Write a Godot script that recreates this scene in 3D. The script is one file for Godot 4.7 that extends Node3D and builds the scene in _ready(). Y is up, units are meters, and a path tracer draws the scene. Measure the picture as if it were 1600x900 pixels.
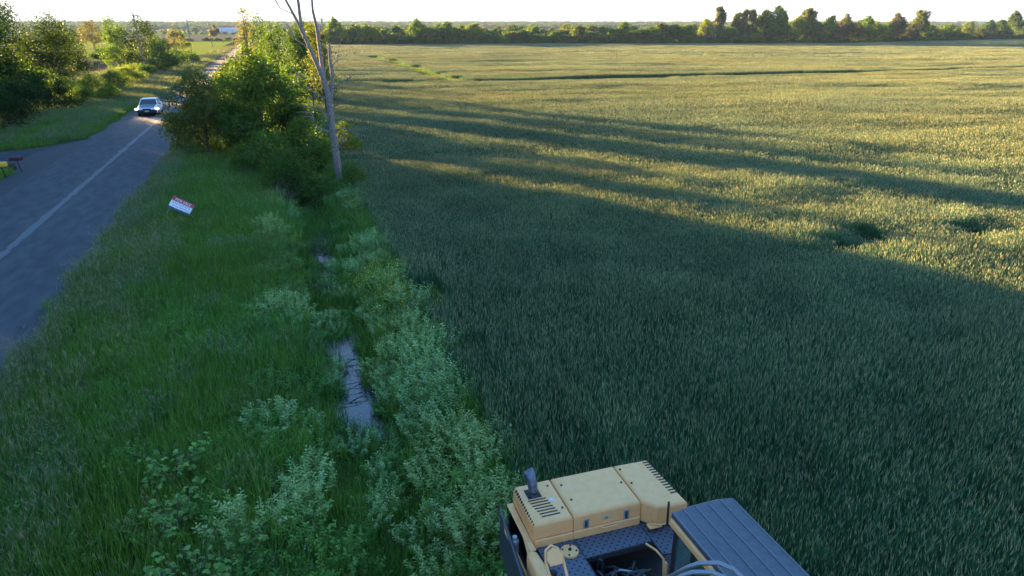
extends Node3D
# Evening drone view: country road, weedy ditch, wheat field, parked excavator.
# Road frame: r metres to the right of the road's right edge, s metres along it away from the camera.

const P0 := Vector2(-12.4, -14.7)
const NX := Vector2(0.949, -0.3154)
const UX := Vector2(-0.3154, -0.949)
const TURN := 0.3208
const CAM := Vector3(0, 8.6, 0)

var M := {}
var names := {}
var cam: Camera3D
var noise_a := FastNoiseLite.new()
var noise_b := FastNoiseLite.new()
var noise_c := FastNoiseLite.new()

# ------------------------------------------------------------------ mesh collector
class Buf:
	var v := PackedVector3Array()
	var c := PackedColorArray()
	var n := PackedVector3Array()
	var uv := PackedVector2Array()
	var smooth := false
	var has_uv := false
	func tri(a: Vector3, b: Vector3, d: Vector3, col := Color.WHITE) -> void:
		v.append(a); v.append(b); v.append(d)
		c.append(col); c.append(col); c.append(col)
		var nn := (d - a).cross(b - a).normalized()
		n.append(nn); n.append(nn); n.append(nn)
	func quad(a: Vector3, b: Vector3, d: Vector3, e: Vector3, col := Color.WHITE) -> void:
		tri(a, b, d, col); tri(a, d, e, col)
	func tri_n(a: Vector3, b: Vector3, d: Vector3, na: Vector3, nb: Vector3, nd: Vector3, col := Color.WHITE) -> void:
		if (d - a).cross(b - a).dot(na + nb + nd) < 0:
			var t := b; b = d; d = t
			t = nb; nb = nd; nd = t
		v.append(a); v.append(b); v.append(d)
		n.append(na); n.append(nb); n.append(nd)
		c.append(col); c.append(col); c.append(col)
	func mesh() -> ArrayMesh:
		var a := []
		a.resize(Mesh.ARRAY_MAX)
		a[Mesh.ARRAY_VERTEX] = v
		a[Mesh.ARRAY_COLOR] = c
		a[Mesh.ARRAY_NORMAL] = n
		if has_uv:
			a[Mesh.ARRAY_TEX_UV] = uv
		var m := ArrayMesh.new()
		m.add_surface_from_arrays(Mesh.PRIMITIVE_TRIANGLES, a)
		return m
	# chamfered box, centre and full size, in frame xf
	func box(at: Vector3, size: Vector3, bev := 0.0, xf := Transform3D.IDENTITY, col := Color.WHITE) -> void:
		var h := size / 2
		bev = minf(bev, minf(h.x, minf(h.y, h.z)) * 0.9)
		var P := func(x, y, z): return xf * (at + Vector3(x, y, z))
		if bev <= 0.0:
			for ax in 3:
				for sg in [-1.0, 1.0]:
					var q := []
					for k in [[-1, -1], [1, -1], [1, 1], [-1, 1]]:
						var e := [0.0, 0.0, 0.0]
						e[ax] = sg * h[ax]
						e[(ax + 1) % 3] = k[0] * h[(ax + 1) % 3]
						e[(ax + 2) % 3] = k[1] * h[(ax + 2) % 3]
						q.append(P.call(e[0], e[1], e[2]))
					face(q, xf * at, col)
			return
		var i := h - Vector3.ONE * bev
		for ax in 3:
			var b1 := (ax + 1) % 3
			var b2 := (ax + 2) % 3
			for sg in [-1.0, 1.0]:
				var q := []
				for k in [[-1, -1], [1, -1], [1, 1], [-1, 1]]:
					var e := [0.0, 0.0, 0.0]
					e[ax] = sg * h[ax]; e[b1] = k[0] * i[b1]; e[b2] = k[1] * i[b2]
					q.append(P.call(e[0], e[1], e[2]))
				face(q, xf * at, col)
			for s1 in [-1.0, 1.0]:
				for s2 in [-1.0, 1.0]:
					var q := []
					for k in [[0, -1], [0, 1], [1, 1], [1, -1]]:
						var e := [0.0, 0.0, 0.0]
						e[ax] = k[1] * i[ax]
						e[b1] = s1 * (h[b1] if k[0] == 0 else i[b1])
						e[b2] = s2 * (i[b2] if k[0] == 0 else h[b2])
						q.append(P.call(e[0], e[1], e[2]))
					face(q, xf * at, col)
		for sx in [-1.0, 1.0]:
			for sy in [-1.0, 1.0]:
				for sz in [-1.0, 1.0]:
					face([P.call(sx * h.x, sy * i.y, sz * i.z), P.call(sx * i.x, sy * h.y, sz * i.z), P.call(sx * i.x, sy * i.y, sz * h.z)], xf * at, col)
	# a convex face turned away from the point «from»
	func face(q: Array, from: Vector3, col := Color.WHITE) -> void:
		var mid := Vector3.ZERO
		for p in q: mid += p
		mid /= q.size()
		var nn: Vector3 = (q[2] - q[0]).cross(q[1] - q[0])
		if nn.dot(mid - from) < 0:
			q = q.duplicate(); q.reverse()
		for k in range(1, q.size() - 1):
			tri(q[0], q[k], q[k + 1], col)
	# tube along a path with a radius at each point
	func tube(path: Array, radii: Array, sides := 8, col := Color.WHITE, caps := true) -> void:
		var rings := []
		var norms := []
		var up := Vector3.UP
		var t0: Vector3 = (path[1] - path[0]).normalized()
		if absf(t0.dot(up)) > 0.95: up = Vector3.RIGHT
		var side := t0.cross(up).normalized()
		for k in path.size():
			var t: Vector3
			if k == 0: t = t0
			elif k == path.size() - 1: t = (path[k] - path[k - 1]).normalized()
			else: t = ((path[k + 1] - path[k]).normalized() + (path[k] - path[k - 1]).normalized()).normalized()
			side = (side - t * side.dot(t)).normalized()
			var oth := t.cross(side)
			var r := []
			var nr := []
			for j in sides:
				var a := TAU * j / sides
				var d := side * cos(a) + oth * sin(a)
				r.append(path[k] + d * radii[mini(k, radii.size() - 1)])
				nr.append(d)
			rings.append(r); norms.append(nr)
		for k in path.size() - 1:
			for j in sides:
				var j2 := (j + 1) % sides
				tri_n(rings[k][j], rings[k + 1][j], rings[k + 1][j2], norms[k][j], norms[k + 1][j], norms[k + 1][j2], col)
				tri_n(rings[k][j], rings[k + 1][j2], rings[k][j2], norms[k][j], norms[k + 1][j2], norms[k][j2], col)
		if caps:
			face(rings[0], path[1], col)
			face(rings[-1], path[-2], col)
	# lathe: profile of (radius, height) round the axis of xf's y
	func lathe(prof: Array, sides := 16, xf := Transform3D.IDENTITY, col := Color.WHITE) -> void:
		for k in prof.size() - 1:
			var a: Vector2 = prof[k]
			var b: Vector2 = prof[k + 1]
			var d := (b - a).normalized()
			var nn := Vector2(d.y, -d.x)
			for j in sides:
				var p := TAU * j / sides
				var q := TAU * (j + 1) / sides
				var cp := Vector3(cos(p), 0, sin(p))
				var cq := Vector3(cos(q), 0, sin(q))
				var up := Vector3.UP
				var np := xf.basis * (cp * nn.x + up * nn.y)
				var nq := xf.basis * (cq * nn.x + up * nn.y)
				var A := xf * (cp * a.x + up * a.y)
				var B := xf * (cp * b.x + up * b.y)
				var C := xf * (cq * b.x + up * b.y)
				var D := xf * (cq * a.x + up * a.y)
				if a.x > 0 : tri_n(A, C, D, np, nq, nq, col)
				if b.x > 0 : tri_n(A, B, C, np, np, nq, col)
	# slab: outline (x, z), from y0 to y1, top edge rounded by rad in steps; xf places it
	func slab(poly: Array, y0: float, y1: float, rad := 0.0, steps := 3, xf := Transform3D.IDENTITY, col := Color.WHITE) -> void:
		var area := 0.0
		var m := poly.size()
		for k in m:
			area += (poly[k] as Vector2).cross(poly[(k + 1) % m])
		if area < 0:
			poly = poly.duplicate(); poly.reverse()
		var rings := [[0.0, y0], [0.0, y1 - rad]]
		for s in range(1, steps + 1):
			if rad > 0:
				var a := PI / 2 * s / steps
				rings.append([rad * (1 - cos(a)), y1 - rad + rad * sin(a)])
		var pts := []
		for rg in rings:
			var r := []
			for k in m:
				var a: Vector2 = poly[(k + m - 1) % m]
				var b: Vector2 = poly[k]
				var d: Vector2 = poly[(k + 1) % m]
				var e1 := (b - a).normalized()
				var e2 := (d - b).normalized()
				var n1 := Vector2(-e1.y, e1.x)
				var n2 := Vector2(-e2.y, e2.x)
				var mt := (n1 + n2) / maxf(0.35, 1 + n1.dot(n2))
				var p: Vector2 = b + mt * rg[0]
				r.append(xf * Vector3(p.x, rg[1], p.y))
			pts.append(r)
		for q in pts.size() - 1:
			for k in m:
				var k2 := (k + 1) % m
				quad(pts[q][k], pts[q][k2], pts[q + 1][k2], pts[q + 1][k], col)
		var flat := PackedVector2Array()
		for k in m:
			var loc: Vector3 = xf.affine_inverse() * pts[-1][k]
			flat.append(Vector2(loc.x, loc.z))
		var idx := Geometry2D.triangulate_polygon(flat)
		var topn := xf.basis * Vector3.UP
		for k in range(0, idx.size(), 3):
			tri_n(pts[-1][idx[k]], pts[-1][idx[k + 1]], pts[-1][idx[k + 2]], topn, topn, topn, col)
			tri_n(pts[0][idx[k]], pts[0][idx[k + 1]], pts[0][idx[k + 2]], -topn, -topn, -topn, col)

# ------------------------------------------------------------------ scene helpers
func numbered(called: String) -> String:
	var k: int = names.get(called, 0)
	names[called] = k + 1
	return called if k == 0 else "%s_%03d" % [called, k]

func tag(o: Node3D, label: String, category := "", group := "", kind := "") -> void:
	if label: o.set_meta("label", label)
	if category: o.set_meta("category", category)
	if group: o.set_meta("group", group)
	if kind: o.set_meta("kind", kind)

func thing(called: String, label: String, category: String, at := Vector3.ZERO, turn := 0.0, group := "") -> Node3D:
	var o := Node3D.new()
	o.name = numbered(called)
	add_child(o)
	o.position = at
	o.rotation.y = turn
	tag(o, label, category, group)
	return o

func part(b: Variant, called: String, m: Material, parent: Node3D) -> MeshInstance3D:
	var o := MeshInstance3D.new()
	o.name = numbered(called) if parent == self else called
	o.mesh = b.mesh() if b is Buf else b
	o.material_override = m
	parent.add_child(o, true)
	return o

func rs(r: float, s: float, y := 0.0) -> Vector3:
	var p := P0 + NX * r + UX * s
	return Vector3(p.x, y, p.y)

func to_rs(x: float, z: float) -> Vector2:
	var d := Vector2(x, z) - P0
	return Vector2(d.dot(NX), d.dot(UX))

const PROF := [[-4000.0, 0.0], [-16.0, 0.0], [-10.0, 0.12], [-8.8, 0.22], [-7.4, 0.26], [0.35, 0.26], [0.9, 0.2], [3.0, 0.1], [6.4, -0.12], [7.2, -0.5], [7.8, -0.9], [8.9, -0.9], [9.4, -0.5], [10.5, -0.03], [12.0, 0.0], [4000.0, 0.0]]
func height(r: float) -> float:
	for k in PROF.size() - 1:
		if r <= PROF[k + 1][0]:
			return lerpf(PROF[k][1], PROF[k + 1][1], (r - PROF[k][0]) / (PROF[k + 1][0] - PROF[k][0]))
	return 0.0

func ground_at(x: float, z: float) -> float:
	return height(to_rs(x, z).x)

# row and column of a world point in the camera, in units of the half frame
func in_frame(p: Vector3, margin := 1.15) -> bool:
	var q := cam.transform.affine_inverse() * p
	if q.z > -3.0: return false
	return absf(q.x / -q.z) < 0.7407 * margin + 4.0 / -q.z and absf(q.y / -q.z) < 0.4167 * margin + 4.0 / -q.z

func lin(r: float, g: float, b: float) -> Color:
	return Color(r, g, b).linear_to_srgb()

func mat(called: String, col: Color, rough := 0.8, metal := 0.0) -> StandardMaterial3D:
	var m := StandardMaterial3D.new()
	m.resource_name = called
	m.albedo_color = col.linear_to_srgb()
	m.roughness = rough
	m.metallic = metal
	M[called] = m
	return m

func vmat(called: String, rough: float, back: Color) -> StandardMaterial3D:
	var m := StandardMaterial3D.new()
	m.resource_name = called
	m.vertex_color_use_as_albedo = true
	m.roughness = rough
	m.metallic_specular = 0.3
	m.cull_mode = BaseMaterial3D.CULL_DISABLED
	if back.r + back.g + back.b > 0:
		m.backlight_enabled = true
		m.backlight = back.linear_to_srgb()
	M[called] = m
	return m

# computed texture: noise through a list of [position, linear colour]
func noise_tex(sz: int, freq: float, oct: int, ramp: Array, sd: int, cell := false, stretch := Vector2.ONE) -> ImageTexture:
	var f := FastNoiseLite.new()
	f.seed = sd
	f.frequency = freq
	f.fractal_octaves = oct
	f.noise_type = FastNoiseLite.TYPE_CELLULAR if cell else FastNoiseLite.TYPE_SIMPLEX_SMOOTH
	var im := f.get_seamless_image(sz, sz)
	im.convert(Image.FORMAT_RGB8)
	var g := Gradient.new()
	g.offsets = PackedFloat32Array(ramp.map(func(a): return a[0]))
	g.colors = PackedColorArray(ramp.map(func(a): return (a[1] as Color).linear_to_srgb()))
	var lut := []
	for k in 256: lut.append(g.sample(k / 255.0))
	var data := im.get_data()
	for k in range(0, data.size(), 3):
		var cc: Color = lut[data[k]]
		data[k] = int(cc.r * 255); data[k + 1] = int(cc.g * 255); data[k + 2] = int(cc.b * 255)
	im = Image.create_from_data(sz, sz, false, Image.FORMAT_RGB8, data)
	return ImageTexture.create_from_image(im)

func textured(m: StandardMaterial3D, t: Texture2D, scale: float, world := true) -> StandardMaterial3D:
	m.albedo_texture = t
	m.albedo_color = Color.WHITE
	m.uv1_triplanar = true
	m.uv1_world_triplanar = world
	m.uv1_scale = Vector3.ONE * scale
	return m

func detail(m: StandardMaterial3D, t: Texture2D, scale: float) -> void:
	m.detail_enabled = true
	m.detail_albedo = t
	m.detail_blend_mode = BaseMaterial3D.BLEND_MODE_MUL
	m.detail_uv_layer = BaseMaterial3D.DETAIL_UV_2
	m.uv2_triplanar = true
	m.uv2_world_triplanar = true
	m.uv2_scale = Vector3.ONE * scale

func bump(m: StandardMaterial3D, t: Texture2D, cm: float) -> void:
	m.heightmap_enabled = true
	m.heightmap_texture = t
	m.heightmap_scale = cm

func jit(rg: RandomNumberGenerator, c: Color, a: float) -> Color:
	var k := 1.0 + rg.randf_range(-a, a)
	return Color(c.r * k * (1 + rg.randf_range(-a, a) * 0.4), c.g * k, c.b * k * (1 + rg.randf_range(-a, a) * 0.4))

# ------------------------------------------------------------------ plants
# crown of separate leaves gathered in sprays; blobs: [centre, radii]
func leaves(sd: int, blobs: Array, n: int, size: float, cols: Array, sprays := 26, tight := 0.3) -> ArrayMesh:
	var rg := RandomNumberGenerator.new()
	rg.seed = sd
	var spots := []
	for b in blobs:
		var R: Vector3 = b[1]
		for k in sprays:
			var d := Vector3(rg.randfn(), rg.randfn(), rg.randfn()).normalized()
			if d.y < -0.5 and rg.randf() < 0.6: d.y = -d.y
			var f := rg.randf_range(0.55, 1.0)
			spots.append([b[0] + Vector3(d.x * R.x, d.y * R.y, d.z * R.z) * f, (R.x + R.y + R.z) / 3.0 * tight * rg.randf_range(0.6, 1.3), d, cols[rg.randi() % cols.size()]])
	var vv := PackedVector3Array()
	var cc := PackedColorArray()
	vv.resize(n * 6)
	cc.resize(n * 6)
	for k in n:
		var sp: Array = spots[rg.randi() % spots.size()]
		var p: Vector3 = sp[0] + Vector3(rg.randfn(), rg.randfn() * 0.75, rg.randfn()) * sp[1]
		var nn: Vector3 = ((sp[2] as Vector3) * 0.5 + Vector3(rg.randfn(), rg.randfn() + 0.35, rg.randfn()) * 0.7).normalized()
		var a := nn.cross(Vector3(rg.randfn(), rg.randfn(), rg.randfn())).normalized()
		var b := nn.cross(a)
		var l := size * rg.randf_range(0.6, 1.35)
		var w := l * rg.randf_range(0.4, 0.65)
		var t := p + a * l - nn * l * 0.2
		var e := p + a * l * 0.45 + b * w * 0.5
		var f := p + a * l * 0.45 - b * w * 0.5
		var col := jit(rg, sp[3], 0.28)
		var q := k * 6
		vv[q] = p; vv[q + 1] = e; vv[q + 2] = t
		vv[q + 3] = p; vv[q + 4] = t; vv[q + 5] = f
		for j in 6: cc[q + j] = col
	return raw_mesh(vv, cc)

func raw_mesh(vv: PackedVector3Array, cc: PackedColorArray) -> ArrayMesh:
	var arr := []
	arr.resize(Mesh.ARRAY_MAX)
	arr[Mesh.ARRAY_VERTEX] = vv
	arr[Mesh.ARRAY_COLOR] = cc
	var m := ArrayMesh.new()
	m.add_surface_from_arrays(Mesh.PRIMITIVE_TRIANGLES, arr)
	return m

# shape of a crown of unit height and unit width: list of blobs
func blobs_of(shape: String, H: float, W: float, rg: RandomNumberGenerator) -> Array:
	var out := []
	var w := W / 2
	match shape:
		"round":
			out.append([Vector3(0, H * 0.58, 0), Vector3(w * 0.6, H * 0.3, w * 0.6)])
			for k in 9:
				var a := TAU * k / 9.0 + rg.randf_range(-0.3, 0.3)
				var y := rg.randf_range(0.34, 0.82)
				var f := w * (0.62 if y < 0.66 else 0.42) * rg.randf_range(0.8, 1.1)
				out.append([Vector3(cos(a) * f, H * y, sin(a) * f), Vector3.ONE * w * rg.randf_range(0.3, 0.46)])
			out.append([Vector3(rg.randf_range(-0.2, 0.2) * w, H * 0.87, 0), Vector3(w * 0.34, H * 0.12, w * 0.34)])
		"tall":
			for k in 9:
				var y := 0.24 + 0.68 * k / 8.0
				var f := w * (0.75 - 0.55 * absf(y - 0.45) * 1.3)
				out.append([Vector3(rg.randf_range(-0.35, 0.35) * w, H * y, rg.randf_range(-0.35, 0.35) * w), Vector3(f, H * 0.09, f) * rg.randf_range(0.75, 1.1)])
		"cone":
			for k in 8:
				var y := 0.12 + 0.82 * k / 7.0
				var f := w * (1.0 - y) * 1.05 + 0.08 * w
				out.append([Vector3(0, H * y, 0), Vector3(f, H * 0.07, f)])
		"bush":
			for k in 10:
				var a := TAU * k / 10.0 + rg.randf_range(-0.3, 0.3)
				var y := rg.randf_range(0.18, 0.72)
				var f := w * (1.0 - y * 0.75) * rg.randf_range(0.55, 0.8)
				out.append([Vector3(cos(a) * f, H * y, sin(a) * f), Vector3(w * 0.36, H * 0.2, w * 0.36) * rg.randf_range(0.75, 1.2)])
			out.append([Vector3(0, H * 0.5, 0), Vector3(w * 0.55, H * 0.4, w * 0.55)])
			out.append([Vector3(rg.randf_range(-0.3, 0.3) * w, H * 0.82, 0), Vector3(w * 0.35, H * 0.17, w * 0.35)])
	return out

func limbs(blobs: Array, H: float, rg: RandomNumberGenerator, shape: String, rad: float) -> Buf:
	var b := Buf.new()
	var lean := Vector3(rg.randf_range(-0.05, 0.05) * H, 0, rg.randf_range(-0.05, 0.05) * H)
	var top := 0.5 if shape == "bush" else 0.85
	var path := []
	var rad_list := []
	for k in 6:
		var f := k / 5.0
		path.append(Vector3(0, -0.15 + f * H * top, 0) + lean * f * f + Vector3(rg.randfn(), 0, rg.randfn()) * rad * 0.5 * f)
		rad_list.append(rad * (1.25 if k == 0 else 1.0 - 0.8 * f))
	b.tube(path, rad_list, 7)
	for bl in blobs:
		var e: Vector3 = bl[0]
		var y0 := clampf(e.y * rg.randf_range(0.4, 0.65), H * 0.06, H * top * 0.9)
		var st := lean * pow(y0 / (H * top), 2) + Vector3(0, y0, 0)
		var mid := st.lerp(e, 0.5) + Vector3(rg.randfn() * 0.05, 0.04, rg.randfn() * 0.05) * H * 0.5
		b.tube([st, mid, e + (e - mid) * 0.3], [rad * 0.42, rad * 0.28, rad * 0.08], 5, Color.WHITE, false)
	return b

var COL := {
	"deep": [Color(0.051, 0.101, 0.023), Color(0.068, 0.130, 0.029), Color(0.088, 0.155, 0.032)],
	"mid": [Color(0.075, 0.143, 0.029), Color(0.101, 0.179, 0.034), Color(0.127, 0.204, 0.040)],
	"olive": [Color(0.130, 0.169, 0.040), Color(0.104, 0.147, 0.035), Color(0.176, 0.188, 0.051), Color(0.085, 0.125, 0.031)],
	"lime": [Color(0.169, 0.227, 0.032), Color(0.127, 0.195, 0.032), Color(0.212, 0.253, 0.040)],
	"grey": [Color(0.152, 0.159, 0.089), Color(0.118, 0.139, 0.064), Color(0.178, 0.163, 0.100)],
	"tan": [Color(0.125, 0.125, 0.060), Color(0.100, 0.115, 0.048), Color(0.145, 0.135, 0.070)],
	"dark": [Color(0.024, 0.046, 0.012), Color(0.034, 0.060, 0.015), Color(0.048, 0.076, 0.018)],  # left trees stand in shade; that shade is painted into these leaf colours
}

func tree(called: String, label: String, group: String, at: Vector3, H: float, W: float, shape: String, cols: String, sd: int, n: int, leaf: float, category := "tree", sprays := 26, tight := 0.3) -> Node3D:
	var rg := RandomNumberGenerator.new()
	rg.seed = sd
	var t := thing(called, label, category, at, rg.randf() * TAU, group)
	var bl := blobs_of(shape, H, W, rg)
	part(limbs(bl, H, rg, shape, 0.02 * H + 0.015 if shape != "bush" else 0.014 * H + 0.01), "trunk", M.bark, t)
	part(leaves(sd + 1, bl, n, leaf, COL[cols], sprays, tight), "crown", M.leaf, t)
	return t

func copy_of(o: Node3D, at: Vector3, turn: float, sc: Vector3, label: String, group: String) -> Node3D:
	var c: Node3D = o.duplicate()
	c.name = numbered(String(o.get_meta("kind_name")))
	add_child(c)
	c.position = at
	c.rotation.y = turn
	c.scale = sc
	tag(c, label, "", group)
	return c

func many(called: String, m: Mesh, mt: Material, xfs: Array, tints: Array, parent: Node3D) -> MultiMeshInstance3D:
	var mm := MultiMesh.new()
	mm.transform_format = MultiMesh.TRANSFORM_3D
	mm.use_colors = tints.size() > 0
	mm.mesh = m
	mm.instance_count = xfs.size()
	for k in xfs.size():
		mm.set_instance_transform(k, xfs[k])
		if tints.size(): mm.set_instance_color(k, tints[k])
	var o := MultiMeshInstance3D.new()
	o.name = numbered(called) if parent == self else called
	o.multimesh = mm
	o.material_override = mt
	parent.add_child(o, true)
	return o

# one curved blade into the arrays: three triangles
func blade(vv: PackedVector3Array, cc: PackedColorArray, p: Vector3, az: float, h: float, lean: float, w: float, col: Color) -> void:
	var d := Vector3(cos(az), 0, sin(az))
	var sd := Vector3(-d.z, 0, d.x) * w * 0.5
	var m := p + Vector3.UP * h * 0.6 + d * lean * 0.35
	var t := p + Vector3.UP * h + d * lean
	vv.append(p - sd); vv.append(m - sd * 0.8); vv.append(m + sd * 0.8)
	vv.append(p - sd); vv.append(m + sd * 0.8); vv.append(p + sd)
	vv.append(m - sd * 0.8); vv.append(t); vv.append(m + sd * 0.8)
	for k in 9: cc.append(col)

func spindle(vv: PackedVector3Array, cc: PackedColorArray, a: Vector3, b: Vector3, r: float, col: Color, rot: float) -> void:
	var ax := (b - a).normalized()
	var s := ax.cross(Vector3(cos(rot), 0.1, sin(rot))).normalized()
	var o := ax.cross(s)
	var m := a.lerp(b, 0.4)
	var q := []
	for k in 3:
		q.append(m + (s * cos(TAU * k / 3) + o * sin(TAU * k / 3)) * r)
	for k in 3:
		vv.append(a); vv.append(q[k]); vv.append(q[(k + 1) % 3])
		vv.append(b); vv.append(q[(k + 1) % 3]); vv.append(q[k])
	for k in 18: cc.append(col)

# square stand of wheat, side metres wide, n plants, k widens the parts for far stands
func wheat_stand(sd: int, side: float, n: int, k: float, lod: int) -> ArrayMesh:
	var rg := RandomNumberGenerator.new()
	rg.seed = sd
	var vv := PackedVector3Array()
	var cc := PackedColorArray()
	for q in n:
		var p := Vector3(rg.randf_range(-0.53, 0.53) * side, 0, rg.randf_range(-0.53, 0.53) * side)
		var az := rg.randf() * TAU
		var h := rg.randf_range(0.64, 0.98)
		var lean := Vector3(rg.randfn() * 0.04, 0, rg.randfn() * 0.04)
		var gcol := jit(rg, [Color(0.066, 0.170, 0.094), Color(0.092, 0.215, 0.110), Color(0.050, 0.135, 0.080), Color(0.110, 0.215, 0.100)][rg.randi() % 4], 0.2)
		var hcol := jit(rg, [Color(0.33, 0.37, 0.225), Color(0.26, 0.33, 0.20), Color(0.43, 0.43, 0.265), Color(0.17, 0.29, 0.175)][rg.randi() % 4], 0.2)
		var top := p + Vector3.UP * h * 0.86 + lean
		if lod < 2:
			blade(vv, cc, p + Vector3.UP * 0.1, az, h * 0.78, 0.05, 0.007 * k, gcol)
			blade(vv, cc, p + Vector3.UP * h * 0.36, az + 1.0, h * 0.5, rg.randf_range(0.03, 0.15), 0.019 * k, gcol)
			if lod == 0:
				blade(vv, cc, p + Vector3.UP * h * 0.16, az + 3.3, h * 0.5, rg.randf_range(0.05, 0.18), 0.017 * k, gcol)
			spindle(vv, cc, top - Vector3.UP * 0.02, top + Vector3.UP * 0.13 + lean * 0.6, 0.0085 * k, hcol, az)
		else:
			blade(vv, cc, p, az, h * 0.95, rg.randf_range(0.02, 0.2), 0.03 * k, gcol)
			spindle(vv, cc, top - Vector3.UP * 0.06, top + Vector3.UP * 0.13, 0.014 * k, hcol, az)
	return raw_mesh(vv, cc)

func grass_tuft(sd: int, n: int, rad: float, h0: float, h1: float, w: float, lean: float, cols: Array, seeds := 0.0) -> ArrayMesh:
	var rg := RandomNumberGenerator.new()
	rg.seed = sd
	var vv := PackedVector3Array()
	var cc := PackedColorArray()
	for k in n:
		var p := Vector3(rg.randf_range(-rad, rad), -0.03, rg.randf_range(-rad, rad))
		var h := rg.randf_range(h0, h1)
		var az := rg.randf() * TAU
		var ln := lean * h * rg.randf_range(0.2, 1.2)
		blade(vv, cc, p, az, h, ln, w * rg.randf_range(0.7, 1.3), jit(rg, cols[rg.randi() % cols.size()], 0.25))
		if rg.randf() < seeds:
			var t := p + Vector3.UP * h * 1.05 + Vector3(cos(az), 0, sin(az)) * ln * 0.6
			blade(vv, cc, p, az, h * 1.15, ln * 0.6, 0.005, Color(0.16, 0.15, 0.08))
			for j in 3:
				spindle(vv, cc, t + Vector3(rg.randfn() * 0.02, 0, rg.randfn() * 0.02), t + Vector3(rg.randfn() * 0.05, rg.randf_range(0.08, 0.18), rg.randfn() * 0.05), 0.005, jit(rg, Color(0.30, 0.30, 0.19), 0.25), az + j)
	return raw_mesh(vv, cc)

# leafy weeds: upright stems clothed in small lance-shaped leaves
func weed_clump(sd: int, stems: int, rad: float, h0: float, h1: float, per: int, leaf: float, width: float, cols: Array, flower := Color(0, 0, 0, 0), share := 0.0) -> ArrayMesh:
	var rg := RandomNumberGenerator.new()
	rg.seed = sd
	var vv := PackedVector3Array()
	var cc := PackedColorArray()
	for k in stems:
		var a := rg.randf() * TAU
		var f := sqrt(rg.randf()) * rad
		var p := Vector3(cos(a) * f, -0.05, sin(a) * f)
		var h := rg.randf_range(h0, h1) * (1.0 - 0.35 * f / rad)
		var ln := Vector3(cos(a), 0, sin(a)) * f * 0.35 + Vector3(rg.randfn(), 0, rg.randfn()) * 0.06
		blade(vv, cc, p, rg.randf() * TAU, h, ln.length(), 0.012, cols[0])
		var col: Color = cols[rg.randi() % cols.size()]
		for j in per:
			var y := (0.18 + 0.82 * (j + rg.randf()) / per)
			var q := p + Vector3.UP * h * y + ln * y * y
			var az := j * 2.4 + rg.randf()
			var d := Vector3(cos(az), rg.randf_range(0.15, 0.8), sin(az)).normalized()
			var l := leaf * rg.randf_range(0.6, 1.2) * (1.15 - 0.45 * y)
			var sdv := d.cross(Vector3.UP).normalized() * l * width * 0.5
			var m := q + d * l * 0.45
			var t := q + d * l - Vector3.UP * l * 0.18
			vv.append(q); vv.append(m + sdv); vv.append(t)
			vv.append(q); vv.append(t); vv.append(m - sdv)
			var c2 := jit(rg, col, 0.22)
			if share > 0 and y > 0.78 and rg.randf() < share: c2 = jit(rg, flower, 0.15)
			for z in 6: cc.append(c2)
	return raw_mesh(vv, cc)

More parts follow.
